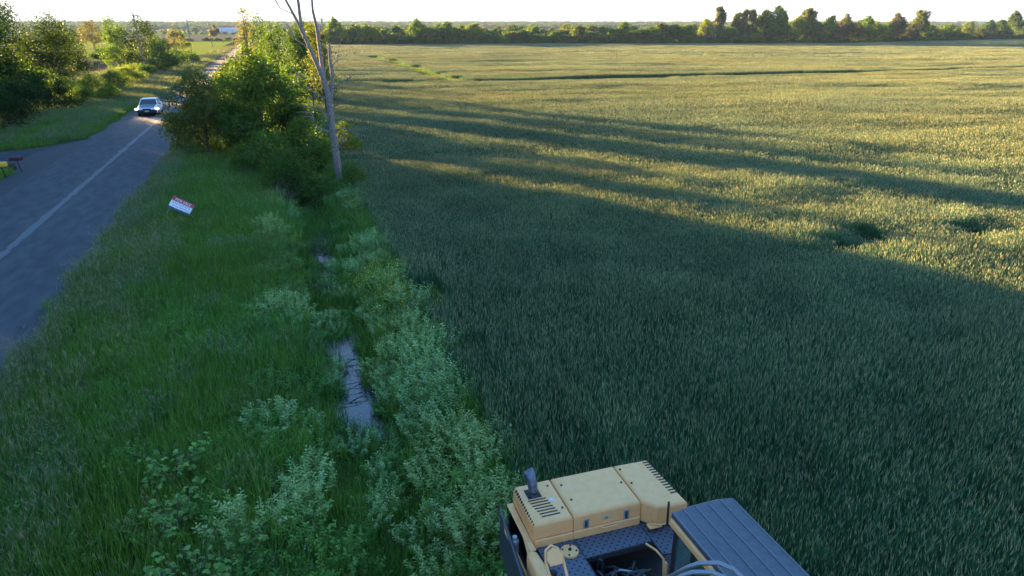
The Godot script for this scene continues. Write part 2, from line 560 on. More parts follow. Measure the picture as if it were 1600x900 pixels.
# ------------------------------------------------------------------ excavator (local: x to its left side, y up, z towards its front)
func excavator() -> void:
	var t := thing("excavator", "cream yellow tracked excavator with blue-grey cab roof parked at the edge of the wheat", "excavator", rs(11.0, -11.43, 0.0), TURN)
	var Y: Material = M.cream
	var b: Buf
	# undercarriage
	for sx in [-1.0, 1.0]:
		b = Buf.new()
		var side := []
		for k in 10:
			var a := PI / 2 + PI * k / 9.0
			side.append(Vector2(-1.25 + cos(a) * 0.38, 0.39 + sin(a) * 0.38))
		for k in 10:
			var a := -PI / 2 + PI * k / 9.0
			side.append(Vector2(1.25 + cos(a) * 0.38, 0.39 + sin(a) * 0.38))
		var xf := Transform3D(Basis(Vector3(0, 0, 1), Vector3(1, 0, 0), Vector3(0, 1, 0)), Vector3.ZERO)
		b.slab(side, sx * 0.95 - 0.25, sx * 0.95 + 0.25, 0.0, 1, xf)
		var tr := part(b, "track", M.rubber, t)
		b = Buf.new()
		for k in 17:
			b.box(Vector3(sx * 0.95, 0.785, -1.2 + k * 0.15), Vector3(0.5, 0.03, 0.1), 0.01)
		part(b, "track_shoes", M.iron, tr)
	b = Buf.new(); b.box(Vector3(0, 0.5, 0), Vector3(1.4, 0.42, 1.5), 0.05); part(b, "carbody", M.iron, t)
	b = Buf.new(); b.lathe([Vector2(0.62, 0.66), Vector2(0.62, 0.96), Vector2(0, 0.96)], 24); part(b, "slew_ring", M.iron, t)
	# upper deck
	b = Buf.new()
	b.slab([Vector2(-1.25, -1.72), Vector2(1.2, -1.72), Vector2(1.25, 1.5), Vector2(0.4, 1.6), Vector2(-0.5, 1.6), Vector2(-1.28, 1.5)], 0.92, 1.1, 0.02, 1)
	part(b, "deck", M.iron, t)
	b = Buf.new()
	var cw := [Vector2(1.2, -1.74)]
	for k in 13:
		var a := PI * k / 12.0
		cw.append(Vector2(cos(a) * 1.2, -1.78 - sin(a) * 0.42))
	cw.append(Vector2(-1.2, -1.74))
	b.slab(cw, 0.9, 1.72, 0.08, 3); part(b, "counterweight", M.iron, t)
	# engine hood in three sections, 6 mm apart
	var g := 0.006
	var hoods := [
		[Vector2(-1.13, -1.70), Vector2(-0.56 - g, -1.72), Vector2(-0.56 - g, -0.80), Vector2(-1.15, -0.80)],
		[Vector2(-0.56 + g, -1.72), Vector2(0.50 - g, -1.72), Vector2(0.50 - g, -0.80), Vector2(-0.56 + g, -0.80)],
		[Vector2(0.50 + g, -1.72), Vector2(1.08, -1.70), Vector2(1.13, -0.58), Vector2(0.92, -0.58), Vector2(0.66, -0.62), Vector2(0.50 + g, -0.80)]]
	var sec := []
	for h in hoods:
		b = Buf.new()
		b.slab(h, 1.86, 2.205, 0.055, 4)
		sec.append(part(b, "hood_section", Y, t))
	b = Buf.new()
	b.slab([Vector2(-1.08, -1.66), Vector2(1.03, -1.66), Vector2(1.03, -0.85), Vector2(-1.08, -0.85)], 1.1, 2.14, 0.0, 1)
	part(b, "engine_block_cover", M.black, t)
	# front skirt under the hood edge
	b = Buf.new(); b.box(Vector3(-0.855, 1.875, -0.775), Vector3(0.58, 0.17, 0.03), 0.012); part(b, "hood_skirt", Y, t)
	b = Buf.new(); b.box(Vector3(-0.04, 1.885, -0.78), Vector3(1.05, 0.15, 0.03), 0.012); part(b, "hood_skirt", Y, t)
	# louvres: slots on the top of the first section
	for k in 7:
		b = Buf.new()
		b.box(Vector3(-0.92 + k * 0.012, 2.2065, -1.30 + k * 0.062), Vector3(0.27, 0.006, 0.022), 0.0)
		part(b, "louver_slot", M.black, sec[0])
	# upright ribs along the outer edge of the first section
	for k in 13:
		b = Buf.new()
		b.box(Vector3(-1.148, 2.07, -1.64 + k * 0.064), Vector3(0.03, 0.2, 0.03), 0.006)
		part(b, "side_louver", Y, sec[0])
		b = Buf.new()
		b.box(Vector3(-1.128, 2.09, -1.608 + k * 0.064), Vector3(0.03, 0.2, 0.026), 0.0)
		part(b, "louver_slot", M.black, sec[0])
	# slots along the edge of the third section
	for k in 13:
		b = Buf.new()
		b.box(Vector3(1.012 + k * 0.0025, 2.2065, -1.62 + k * 0.066), Vector3(0.10, 0.006, 0.026), 0.0)
		part(b, "louver_slot", M.black, sec[2])
	# bolts, hinges
	for p in [Vector3(-0.66, 2.207, -1.55), Vector3(-0.64, 2.207, -1.02), Vector3(-0.46, 2.207, -1.50), Vector3(-0.45, 2.207, -1.14), Vector3(0.42, 2.207, -1.28), Vector3(0.55, 2.207, -1.58), Vector3(0.56, 2.207, -1.22)]:
		b = Buf.new(); b.lathe([Vector2(0.017, -0.004), Vector2(0.017, 0.008), Vector2(0, 0.011)], 8, Transform3D(Basis.IDENTITY, p)); part(b, "hood_bolt", M.black, sec[0 if p.x < -0.57 else (1 if p.x < 0.5 else 2)])
	b = Buf.new(); b.lathe([Vector2(0.035, 0), Vector2(0.035, 0.003), Vector2(0, 0.003)], 14, Transform3D(Basis.IDENTITY, Vector3(-0.72, 2.206, -1.24))); part(b, "round_sticker", M.sticker_white, sec[0])
	# latches, handle, sticker on the front face
	for x in [-0.36, 0.27]:
		b = Buf.new()
		b.box(Vector3(x, 2.03, -0.792), Vector3(0.045, 0.12, 0.025), 0.02)
		b.lathe([Vector2(0.032, 0), Vector2(0.028, 0.018), Vector2(0, 0.02)], 10, Transform3D(Basis(Vector3.RIGHT, PI / 2), Vector3(x, 1.93, -0.79)))
		part(b, "latch", M.latch, sec[1])
		b = Buf.new(); b.box(Vector3(x, 2.03, -0.7975), Vector3(0.085, 0.15, 0.006), 0.0); part(b, "latch_plate", M.worn, sec[1])
	b = Buf.new(); b.tube([Vector3(-0.13, 1.945, -0.79), Vector3(-0.13, 1.945, -0.745), Vector3(-0.11, 1.945, -0.73), Vector3(0.07, 1.945, -0.73), Vector3(0.09, 1.945, -0.745), Vector3(0.09, 1.945, -0.79)], [0.012], 7); part(b, "hood_handle", Y, sec[1])
	b = Buf.new(); b.box(Vector3(-0.03, 2.05, -0.798), Vector3(0.17, 0.075, 0.004)); part(b, "decal", M.decal, sec[1])
	b = Buf.new(); b.box(Vector3(-0.05, 2.055, -0.7945), Vector3(0.05, 0.035, 0.002)); part(b, "decal_print", M.decal_blue, sec[1])
	b = Buf.new(); b.tube([Vector3(0.60, 1.93, -0.70), Vector3(0.58, 1.93, -0.62), Vector3(0.66, 1.93, -0.55), Vector3(0.78, 1.93, -0.55)], [0.012], 7); part(b, "hood_handle", Y, sec[2])
	b = Buf.new(); b.box(Vector3(0.62, 1.90, -0.60), Vector3(0.2, 0.03, 0.12), 0.01); part(b, "step_bracket", Y, t)
	# exhaust stack in its recess
	b = Buf.new(); b.box(Vector3(-0.93, 2.205, -1.45), Vector3(0.21, 0.012, 0.22), 0.004); part(b, "exhaust_recess", M.black, sec[0])
	b = Buf.new()
	b.tube([Vector3(-0.93, 2.16, -1.42), Vector3(-0.935, 2.32, -1.43), Vector3(-0.95, 2.45, -1.46), Vector3(-0.965, 2.51, -1.50), Vector3(-0.985, 2.55, -1.55)], [0.068, 0.07, 0.076, 0.086, 0.09], 14, Color.WHITE, false)
	b.tube([Vector3(-0.985, 2.55, -1.55), Vector3(-0.965, 2.51, -1.50), Vector3(-0.95, 2.45, -1.46)], [0.082, 0.078, 0.066], 14, Color.WHITE, true)
	var ex := part(b, "exhaust_pipe", M.exhaust, t)
	b = Buf.new(); b.lathe([Vector2(0.066, 0), Vector2(0.08, 0), Vector2(0.08, 0.03), Vector2(0.066, 0.03)], 14, Transform3D(Basis.IDENTITY, Vector3(-0.935, 2.25, -1.425))); part(b, "exhaust_clamp", M.iron, ex)
	# walkway plates of perforated sheet
	b = Buf.new(); b.slab([Vector2(-0.55, -0.80), Vector2(0.48, -0.80), Vector2(0.48, -0.40), Vector2(-0.55, -0.38)], 1.80, 1.832, 0.006, 1); part(b, "walkway_plate", M.perforated, t)
	b = Buf.new(); b.slab([Vector2(0.49, -0.80), Vector2(1.1, -0.55), Vector2(1.1, 0.02), Vector2(0.49, -0.12)], 1.80, 1.832, 0.006, 1); part(b, "walkway_plate", M.perforated, t)
	b = Buf.new(); b.box(Vector3(-0.03, 1.77, -0.395), Vector3(1.02, 0.09, 0.02), 0.004); part(b, "walkway_lip", M.iron, t)
	# right side tank with its plate, filler lid and wall
	b = Buf.new(); b.slab([Vector2(-1.26, -0.70), Vector2(-0.56, -0.78), Vector2(-0.56, 1.5), Vector2(-1.30, 1.5)], 1.1, 1.80, 0.02, 2); part(b, "tank_box", M.iron, t)
	b = Buf.new(); b.slab([Vector2(-1.12, -0.77), Vector2(-0.56, -0.77), Vector2(-0.56, 1.48), Vector2(-0.90, 1.48), Vector2(-1.06, 0.0)], 1.805, 1.84, 0.006, 1); part(b, "walkway_plate", M.perforated, t)
	b = Buf.new(); b.slab([Vector2(-1.30, -0.66), Vector2(-1.22, -0.72), Vector2(-1.15, -0.66), Vector2(-1.08, 0.02), Vector2(-0.94, 0.16), Vector2(-0.92, 1.5), Vector2(-1.34, 1.5)], 1.12, 1.90, 0.07, 4); part(b, "tank_cowl", Y, t)
	b = Buf.new(); b.lathe([Vector2(0.125, 0), Vector2(0.125, 0.028), Vector2(0.115, 0.036), Vector2(0, 0.036)], 24, Transform3D(Basis.IDENTITY, Vector3(-0.72, 1.84, -0.54)))
	var lid := part(b, "filler_lid", Y, t)
	for k in 4:
		b = Buf.new(); b.lathe([Vector2(0.013, 0), Vector2(0.013, 0.012), Vector2(0, 0.014)], 7, Transform3D(Basis.IDENTITY, Vector3(-0.72 + cos(k * 1.6 + 0.4) * 0.095, 1.876, -0.54 + sin(k * 1.6 + 0.4) * 0.095))); part(b, "lid_bolt", M.black, lid)
	b = Buf.new(); b.lathe([Vector2(0.025, 0), Vector2(0.022, 0.02), Vector2(0, 0.02)], 9, Transform3D(Basis.IDENTITY, Vector3(-0.71, 1.876, -0.55))); part(b, "lid_knob", M.black, lid)
	b = Buf.new(); b.lathe([Vector2(0.04, 0), Vector2(0.045, 0.06), Vector2(0.03, 0.085), Vector2(0, 0.085)], 12, Transform3D(Basis.IDENTITY, Vector3(-1.09, 1.84, -0.20))); part(b, "breather_cap", M.black, t)
	# work light guard: hooped yellow rail with a filled top
	b = Buf.new()
	b.tube([Vector3(-1.30, 1.86, 0.55), Vector3(-1.28, 2.12, 0.2), Vector3(-1.275, 2.28, -0.02), Vector3(-1.24, 2.37, -0.12), Vector3(-1.16, 2.40, -0.15), Vector3(-1.08, 2.36, -0.12), Vector3(-1.045, 2.27, -0.02), Vector3(-1.05, 2.1, 0.18), Vector3(-1.08, 1.86, 0.5)], [0.02], 8)
	var rail := part(b, "grab_rail", Y, t)
	b = Buf.new()
	b.slab([Vector2(-1.11, -0.02), Vector2(-1.08, -0.12), Vector2(-1.0, -0.155), Vector2(-0.92, -0.12), Vector2(-0.89, -0.02), Vector2(-0.92, 0.06), Vector2(-1.08, 0.06)], 0.0, 0.02, 0.008, 1, Transform3D(Basis(Vector3.RIGHT, 0.75), Vector3(-0.16, 2.30, 0.01)))
	part(b, "rail_plate", Y, rail)
	b = Buf.new(); b.box(Vector3(-1.17, 2.0, 0.30), Vector3(0.16, 0.14, 0.12), 0.03); part(b, "lamp_housing", Y, rail)
	b = Buf.new(); b.lathe([Vector2(0.05, 0), Vector2(0.045, 0.02), Vector2(0, 0.025)], 12, Transform3D(Basis(Vector3.RIGHT, PI / 2), Vector3(-1.17, 2.0, 0.36))); part(b, "lamp_glass", M.glass_pale, rail)
	b = Buf.new(); b.lathe([Vector2(0.09, 0), Vector2(0.07, 0.03), Vector2(0, 0.035)], 14, Transform3D(Basis(Vector3.RIGHT, 0.35), Vector3(-1.22, 1.90, 0.16))); part(b, "tank_cap", M.decal_blue, t)
	# open bay on the right side behind the swung door
	b = Buf.new(); b.tube([Vector3(-1.16, 1.86, -1.72), Vector3(-1.20, 1.84, -1.0), Vector3(-1.24, 1.80, -0.68)], [0.035], 6); part(b, "bay_sill", Y, t)
	b = Buf.new(); b.box(Vector3(-1.20, 1.885, -1.2), Vector3(0.09, 0.02, 1.05), 0.006); part(b, "bay_ledge", Y, t)
	b = Buf.new(); b.tube([Vector3(-1.34, 1.80, -1.55), Vector3(-1.37, 1.70, -1.35), Vector3(-1.34, 1.62, -0.9), Vector3(-1.30, 1.5, -0.6)], [0.025], 6); part(b, "bay_frame", Y, t)
	b = Buf.new(); b.lathe([Vector2(0, 0), Vector2(0.06, 0), Vector2(0.06, 0.2), Vector2(0.035, 0.22), Vector2(0.035, 0.27), Vector2(0, 0.27)], 12, Transform3D(Basis.IDENTITY, Vector3(-1.29, 1.46, -1.2))); part(b, "coolant_bottle", M.bottle, t)
	b = Buf.new(); b.box(Vector3(-1.24, 1.25, -1.2), Vector3(0.14, 0.3, 0.9), 0.02); part(b, "radiator", M.black, t)
	b = Buf.new()
	var door := []
	for k in 11:
		var f := k / 10.0
		door.append(Vector3(-1.34 - 0.12 * sin(f * PI * 0.55), 1.80 - 0.42 * f * f, -1.74 + 2.6 * f))
	for k in 10:
		b.quad(door[k], door[k + 1], door[k + 1] - Vector3(0.02, 0.75, 0), door[k] - Vector3(0.02, 0.75, 0))
		b.quad(door[k] + Vector3(0.03, 0, 0), door[k] - Vector3(-0.01, 0.75, 0), door[k + 1] - Vector3(-0.01, 0.75, 0), door[k + 1] + Vector3(0.03, 0, 0))
	b.tube(door, [0.028], 8)
	part(b, "side_door", M.rubber_edge, t)
	# open pump bay in the middle
	b = Buf.new()
	b.box(Vector3(-0.03, 1.12, 0.4), Vector3(0.98, 0.04, 1.6))
	b.box(Vector3(-0.535, 1.46, 0.45), Vector3(0.03, 0.66, 1.7))
	part(b, "bay_floor", M.black, t)
	var rg := RandomNumberGenerator.new(); rg.seed = 77
	for k in 22:
		b = Buf.new()
		var p0 := Vector3(rg.randf_range(-0.48, 0.40), 1.15, rg.randf_range(-0.5, 0.3))
		var p3 := Vector3(rg.randf_range(-0.45, 0.38), rg.randf_range(1.35, 1.6), rg.randf_range(-0.45, 0.35))
		var hgt := rg.randf_range(1.5, 1.76)
		b.tube([p0, Vector3(p0.x, hgt * 0.93, p0.z), p0.lerp(p3, 0.3) + Vector3(0, hgt - p0.lerp(p3, 0.3).y, 0), p0.lerp(p3, 0.7) + Vector3(0, hgt - 0.03 - p0.lerp(p3, 0.7).y, 0), p3], [rg.randf_range(0.014, 0.024)], 7)
		part(b, "hydraulic_hose", M.hose if k % 4 else M.steel, t)
	for p in [Vector3(-0.3, 1.34, -0.1), Vector3(0.08, 1.36, -0.2), Vector3(0.28, 1.3, 0.1), Vector3(-0.08, 1.3, 0.2)]:
		b = Buf.new(); b.box(p, Vector3(0.2, 0.24, 0.26), 0.03); b.lathe([Vector2(0.05, 0), Vector2(0.05, 0.1), Vector2(0, 0.1)], 10, Transform3D(Basis.IDENTITY, p + Vector3(0.02, 0.12, 0.03))); part(b, "control_valve", M.iron, t)
	b = Buf.new()
	b.tube([Vector3(0.36, 1.84, -0.36), Vector3(0.43, 1.84, -0.20), Vector3(0.47, 1.80, -0.06), Vector3(0.47, 1.2, 0.02)], [0.016], 6)
	b.box(Vector3(0.465, 1.5, 0.02), Vector3(0.02, 0.62, 0.07), 0.005)
	part(b, "bay_bracket", Y, t)
	b = Buf.new(); b.box(Vector3(-0.53, 1.74, -0.12), Vector3(0.035, 0.09, 0.09), 0.01); part(b, "hinge_block", Y, t)
	# cab
	var x0 := 0.42
	var x1 := 1.27
	var z0 := 0.16
	var z1 := 1.72
	b = Buf.new(); b.slab([Vector2(x0, z0), Vector2(x1, z0), Vector2(x1, z1), Vector2(x0, z1)], 1.1, 1.72, 0.03, 2); part(b, "cab_base", Y, t)
	for p in [[x0 + 0.04, z0 + 0.04], [x1 - 0.04, z0 + 0.04], [x0 + 0.04, z1 - 0.05], [x1 - 0.04, z1 - 0.05], [x0 + 0.035, 0.62]]:
		b = Buf.new(); b.box(Vector3(p[0], 2.16, p[1]), Vector3(0.07, 0.9, 0.08), 0.015); part(b, "cab_pillar", M.pillar, t)
	b = Buf.new(); b.box(Vector3(x0 + 0.03, 2.16, (0.66 + z1 - 0.09) / 2), Vector3(0.008, 0.88, z1 - 0.09 - 0.66)); part(b, "side_window", M.cab_glass, t)
	b = Buf.new(); b.box(Vector3(x0 + 0.03, 2.16, 0.41), Vector3(0.008, 0.88, 0.34)); part(b, "side_window", M.cab_glass, t)
	b = Buf.new(); b.box(Vector3(x1 - 0.03, 2.16, 0.95), Vector3(0.008, 0.88, 1.36)); part(b, "side_window", M.cab_glass, t)
	b = Buf.new(); b.box(Vector3((x0 + x1) / 2, 2.16, z0 + 0.03), Vector3(0.7, 0.88, 0.008)); part(b, "rear_window", M.cab_glass, t)
	b = Buf.new(); b.box(Vector3((x0 + x1) / 2, 2.16, z1 - 0.03), Vector3(0.7, 0.88, 0.008)); part(b, "windscreen", M.cab_glass, t)
	b = Buf.new(); b.box(Vector3(0.84, 1.83, 0.75), Vector3(0.46, 0.14, 0.46), 0.05); b.box(Vector3(0.84, 2.1, 0.5), Vector3(0.46, 0.55, 0.12), 0.05); part(b, "seat", M.seat, t)
	# cream rail that carries the roof
	b = Buf.new(); b.slab([Vector2(x0 - 0.05, z0 - 0.02), Vector2(x1 + 0.04, z0 - 0.04), Vector2(x1 + 0.04, z1 + 0.02), Vector2(x0 - 0.05, z1 + 0.02)], 2.56, 2.655, 0.03, 3); part(b, "roof_rail", Y, t)
	var roof := [Vector2(0.40, 0.13), Vector2(0.70, 0.08), Vector2(1.10, 0.07), Vector2(1.31, 0.11), Vector2(1.315, 1.86), Vector2(0.40, 1.86)]
	b = Buf.new(); b.slab(roof, 2.66, 2.735, 0.02, 2)
	var rf := part(b, "cab_roof", M.roof_blue, t)
	for x in [0.565, 0.755, 0.945, 1.135]:
		b = Buf.new(); b.box(Vector3(x, 2.740, 0.98), Vector3(0.014, 0.018, 1.74), 0.005); part(b, "roof_rib", M.roof_rib, rf)
	for x in [0.408, 1.305]:
		b = Buf.new(); b.box(Vector3(x, 2.733, 0.985), Vector3(0.02, 0.03, 1.72), 0.008); part(b, "roof_edge", M.roof_rib, rf)
	b = Buf.new(); b.tube([Vector3(0.38, 2.5, 0.08), Vector3(0.38, 2.86, 0.07)], [0.016, 0.014], 6); part(b, "antenna", M.black, t)
	b = Buf.new(); b.tube([Vector3(1.2, 2.2, 0.0), Vector3(1.2, 2.5, -0.1)], [0.014], 6); part(b, "antenna", M.black, t)
	# boom with its steel pipes
	b = Buf.new()
	var bp := [Vector3(-0.16, 1.25, 0.55), Vector3(-0.16, 2.2, 1.35), Vector3(-0.16, 2.75, 2.2), Vector3(-0.16, 2.9, 3.4), Vector3(-0.16, 2.5, 4.6)]
	for k in bp.size() - 1:
		var d: Vector3 = bp[k + 1] - bp[k]
		var xf := Transform3D(Basis(Vector3.RIGHT, atan2(-d.y, d.z)), bp[k].lerp(bp[k + 1], 0.5))
		b.box(Vector3.ZERO, Vector3(0.34, 0.42 - 0.03 * k, d.length() + 0.12), 0.02, xf)
	var boom := part(b, "boom", Y, t)
	for k in 4:
		var o := Vector3(-0.13, -0.02, 0.075) * k
		b = Buf.new()
		b.tube([Vector3(-0.42, 2.4, 1.1) + o, Vector3(-0.30, 2.85, 1.22) + o, Vector3(-0.16, 3.08, 1.36) + o, Vector3(-0.06, 3.16, 1.42) + o, Vector3(0.12, 3.18, 1.50) + o, Vector3(0.24, 3.15, 1.60) + o, Vector3(0.32, 3.08, 1.80) + o, Vector3(0.30, 3.0, 2.3) + o], [0.027], 9)
		part(b, "hydraulic_pipe", M.pipe, boom)
	for z in [1.55, 2.1]:
		b = Buf.new(); b.box(Vector3(-0.15, 2.99 + (z - 1.55) * 0.13, z), Vector3(0.42, 0.03, 0.06), 0.008); part(b, "pipe_clamp", M.iron, boom)
	b = Buf.new()
	b.box(Vector3.ZERO, Vector3(0.26, 0.36, 2.4), 0.02, Transform3D(Basis(Vector3.RIGHT, 1.15), Vector3(-0.16, 1.7, 4.95)))
	part(b, "stick", Y, t)
	b = Buf.new()
	var bk := []
	for k in 9:
		var a := PI * 0.15 + PI * 1.05 * k / 8.0
		bk.append(Vector3(0, 0.5 + cos(a) * 0.45, 4.95 - sin(a) * 0.5))
	for k in 8:
		b.quad(bk[k] + Vector3(-0.5, 0, 0), bk[k + 1] + Vector3(-0.5, 0, 0), bk[k + 1] + Vector3(0.2, 0, 0), bk[k] + Vector3(0.2, 0, 0))
		b.tri(bk[k] + Vector3(-0.5, 0, 0), bk[k + 1] + Vector3(-0.5, 0, 0), Vector3(-0.5, 0.5, 4.9))
		b.tri(bk[k] + Vector3(0.2, 0, 0), bk[k + 1] + Vector3(0.2, 0, 0), Vector3(0.2, 0.5, 4.9))
	part(b, "bucket", M.iron, t)

# ------------------------------------------------------------------ car with lit headlamps
func loft(b: Buf, secs: Array) -> void:
	# each section: list of (x, y) for x >= 0 at z; mirrored
	for k in secs.size() - 1:
		var A: Array = secs[k][1]
		var B: Array = secs[k + 1][1]
		var za: float = secs[k][0]
		var zb: float = secs[k + 1][0]
		for j in A.size() - 1:
			for sx in [-1.0, 1.0]:
				var p := Vector3(A[j].x * sx, A[j].y, za)
				var q := Vector3(A[j + 1].x * sx, A[j + 1].y, za)
				var u := Vector3(B[j + 1].x * sx, B[j + 1].y, zb)
				var w := Vector3(B[j].x * sx, B[j].y, zb)
				b.face([p, q, u], Vector3(0, 0.6, (za + zb) / 2)); b.face([p, u, w], Vector3(0, 0.6, (za + zb) / 2))
	for e in [0, secs.size() - 1]:
		var A: Array = secs[e][1]
		for j in A.size() - 1:
			b.face([Vector3(A[j].x, A[j].y, secs[e][0]), Vector3(A[j + 1].x, A[j + 1].y, secs[e][0]), Vector3(-A[j + 1].x, A[j + 1].y, secs[e][0]), Vector3(-A[j].x, A[j].y, secs[e][0])], Vector3(0, 0.6, 0))

func car() -> void:
	var t := thing("car", "white sedan with dark bonnet and lit headlamps driving towards the viewer on the road", "car", rs(-5.0, 62.3, 0.305), TURN)
	var S := func(z, w, yb, yt, wt): return [z, [Vector2(0, yb), Vector2(w - 0.08, yb), Vector2(w, yb + 0.14), Vector2(w + 0.01, yb + 0.36), Vector2(wt, yt - 0.05), Vector2(wt - 0.1, yt), Vector2(0, yt + 0.02)]]
	var b := Buf.new()
	loft(b, [S.call(-2.3, 0.82, 0.34, 0.9, 0.76), S.call(-2.1, 0.92, 0.24, 1.0, 0.86), S.call(-1.2, 0.96, 0.2, 1.04, 0.9), S.call(0.0, 0.96, 0.2, 1.03, 0.9), S.call(0.75, 0.96, 0.2, 1.02, 0.9), S.call(1.6, 0.95, 0.22, 0.92, 0.88), S.call(2.15, 0.9, 0.26, 0.80, 0.82), S.call(2.3, 0.8, 0.34, 0.70, 0.74)])
	part(b, "body", M.car_white, t)
	b = Buf.new()
	loft(b, [[-1.75, [Vector2(0.76, 1.03), Vector2(0.70, 1.06), Vector2(0, 1.07)]], [-1.1, [Vector2(0.84, 1.03), Vector2(0.64, 1.46), Vector2(0, 1.49)]], [-0.1, [Vector2(0.86, 1.03), Vector2(0.66, 1.49), Vector2(0, 1.53)]], [0.15, [Vector2(0.86, 1.03), Vector2(0.66, 1.46), Vector2(0, 1.5)]], [0.95, [Vector2(0.80, 1.0), Vector2(0.76, 1.02), Vector2(0, 1.04)]]])
	part(b, "windows", M.car_glass, t)
	b = Buf.new()
	loft(b, [[-1.2, [Vector2(0.68, 1.46), Vector2(0.6, 1.5), Vector2(0, 1.525)]], [-0.1, [Vector2(0.70, 1.49), Vector2(0.62, 1.54), Vector2(0, 1.57)]], [0.22, [Vector2(0.69, 1.45), Vector2(0.62, 1.49), Vector2(0, 1.52)]]])
	part(b, "roof", M.car_white, t)
	for sx in [-1.0, 1.0]:
		b = Buf.new(); b.tube([Vector3(sx * 0.82, 1.03, 0.9), Vector3(sx * 0.68, 1.49, 0.17)], [0.045, 0.04], 6); part(b, "pillar", M.car_white, t)
		b = Buf.new(); b.tube([Vector3(sx * 0.87, 1.04, -0.45), Vector3(sx * 0.68, 1.5, -0.45)], [0.035], 6); part(b, "pillar", M.car_white, t)
		b = Buf.new(); b.tube([Vector3(sx * 0.80, 1.05, -1.65), Vector3(sx * 0.66, 1.48, -1.1)], [0.05], 6); part(b, "pillar", M.car_white, t)
		b = Buf.new(); b.box(Vector3(sx * 1.03, 1.08, 0.62), Vector3(0.2, 0.14, 0.1), 0.04); part(b, "mirror", M.car_black, t)
		b = Buf.new(); b.box(Vector3(sx * 0.63, 0.70, 2.235), Vector3(0.40, 0.17, 0.14), 0.05, Transform3D(Basis(Vector3.UP, sx * 0.12), Vector3.ZERO))
		part(b, "headlight", M.headlamp, t)
		var sp := SpotLight3D.new()
		sp.name = "headlight_beam"
		sp.position = Vector3(sx * 0.66, 0.70, 2.42)
		sp.rotation = Vector3(-0.05, PI, 0)
		sp.light_color = Color(1, 0.95, 0.85)
		sp.light_energy = 0.5
		sp.light_size = 0.1
		sp.spot_angle = 28
		sp.spot_range = 60
		sp.spot_attenuation = 2
		sp.shadow_enabled = true
		t.add_child(sp, true)
		for z in [-1.4, 1.42]:
			b = Buf.new()
			var xf := Transform3D(Basis(Vector3(0, 0, 1), PI / 2), Vector3(sx * 0.86, 0.32, z))
			b.lathe([Vector2(0, -0.11), Vector2(0.28, -0.11), Vector2(0.32, -0.07), Vector2(0.32, 0.07), Vector2(0.28, 0.11), Vector2(0, 0.11)], 20, xf)
			var w := part(b, "wheel", M.rubber, t)
			b = Buf.new(); b.lathe([Vector2(0.19, -0.118), Vector2(0.19, 0.118), Vector2(0, 0.12)], 14, xf); part(b, "rim", M.steel, w)
	b = Buf.new()
	loft(b, [[0.98, [Vector2(0.70, 1.035), Vector2(0.5, 1.05), Vector2(0, 1.06)]], [1.6, [Vector2(0.68, 0.945), Vector2(0.5, 0.955), Vector2(0, 0.965)]], [2.14, [Vector2(0.62, 0.825), Vector2(0.5, 0.835), Vector2(0, 0.845)]]])
	part(b, "bonnet", M.car_hood, t)
	b = Buf.new(); b.box(Vector3(0, 0.68, 2.28), Vector3(0.74, 0.15, 0.1), 0.03); part(b, "grille", M.car_black, t)
	b = Buf.new(); b.box(Vector3(0, 0.44, 2.28), Vector3(1.78, 0.36, 0.2), 0.06); part(b, "bumper", M.car_black, t)
	b = Buf.new(); b.box(Vector3(0, 0.5, 2.388), Vector3(0.36, 0.13, 0.012), 0.004); part(b, "number_plate", M.sticker_white, t)

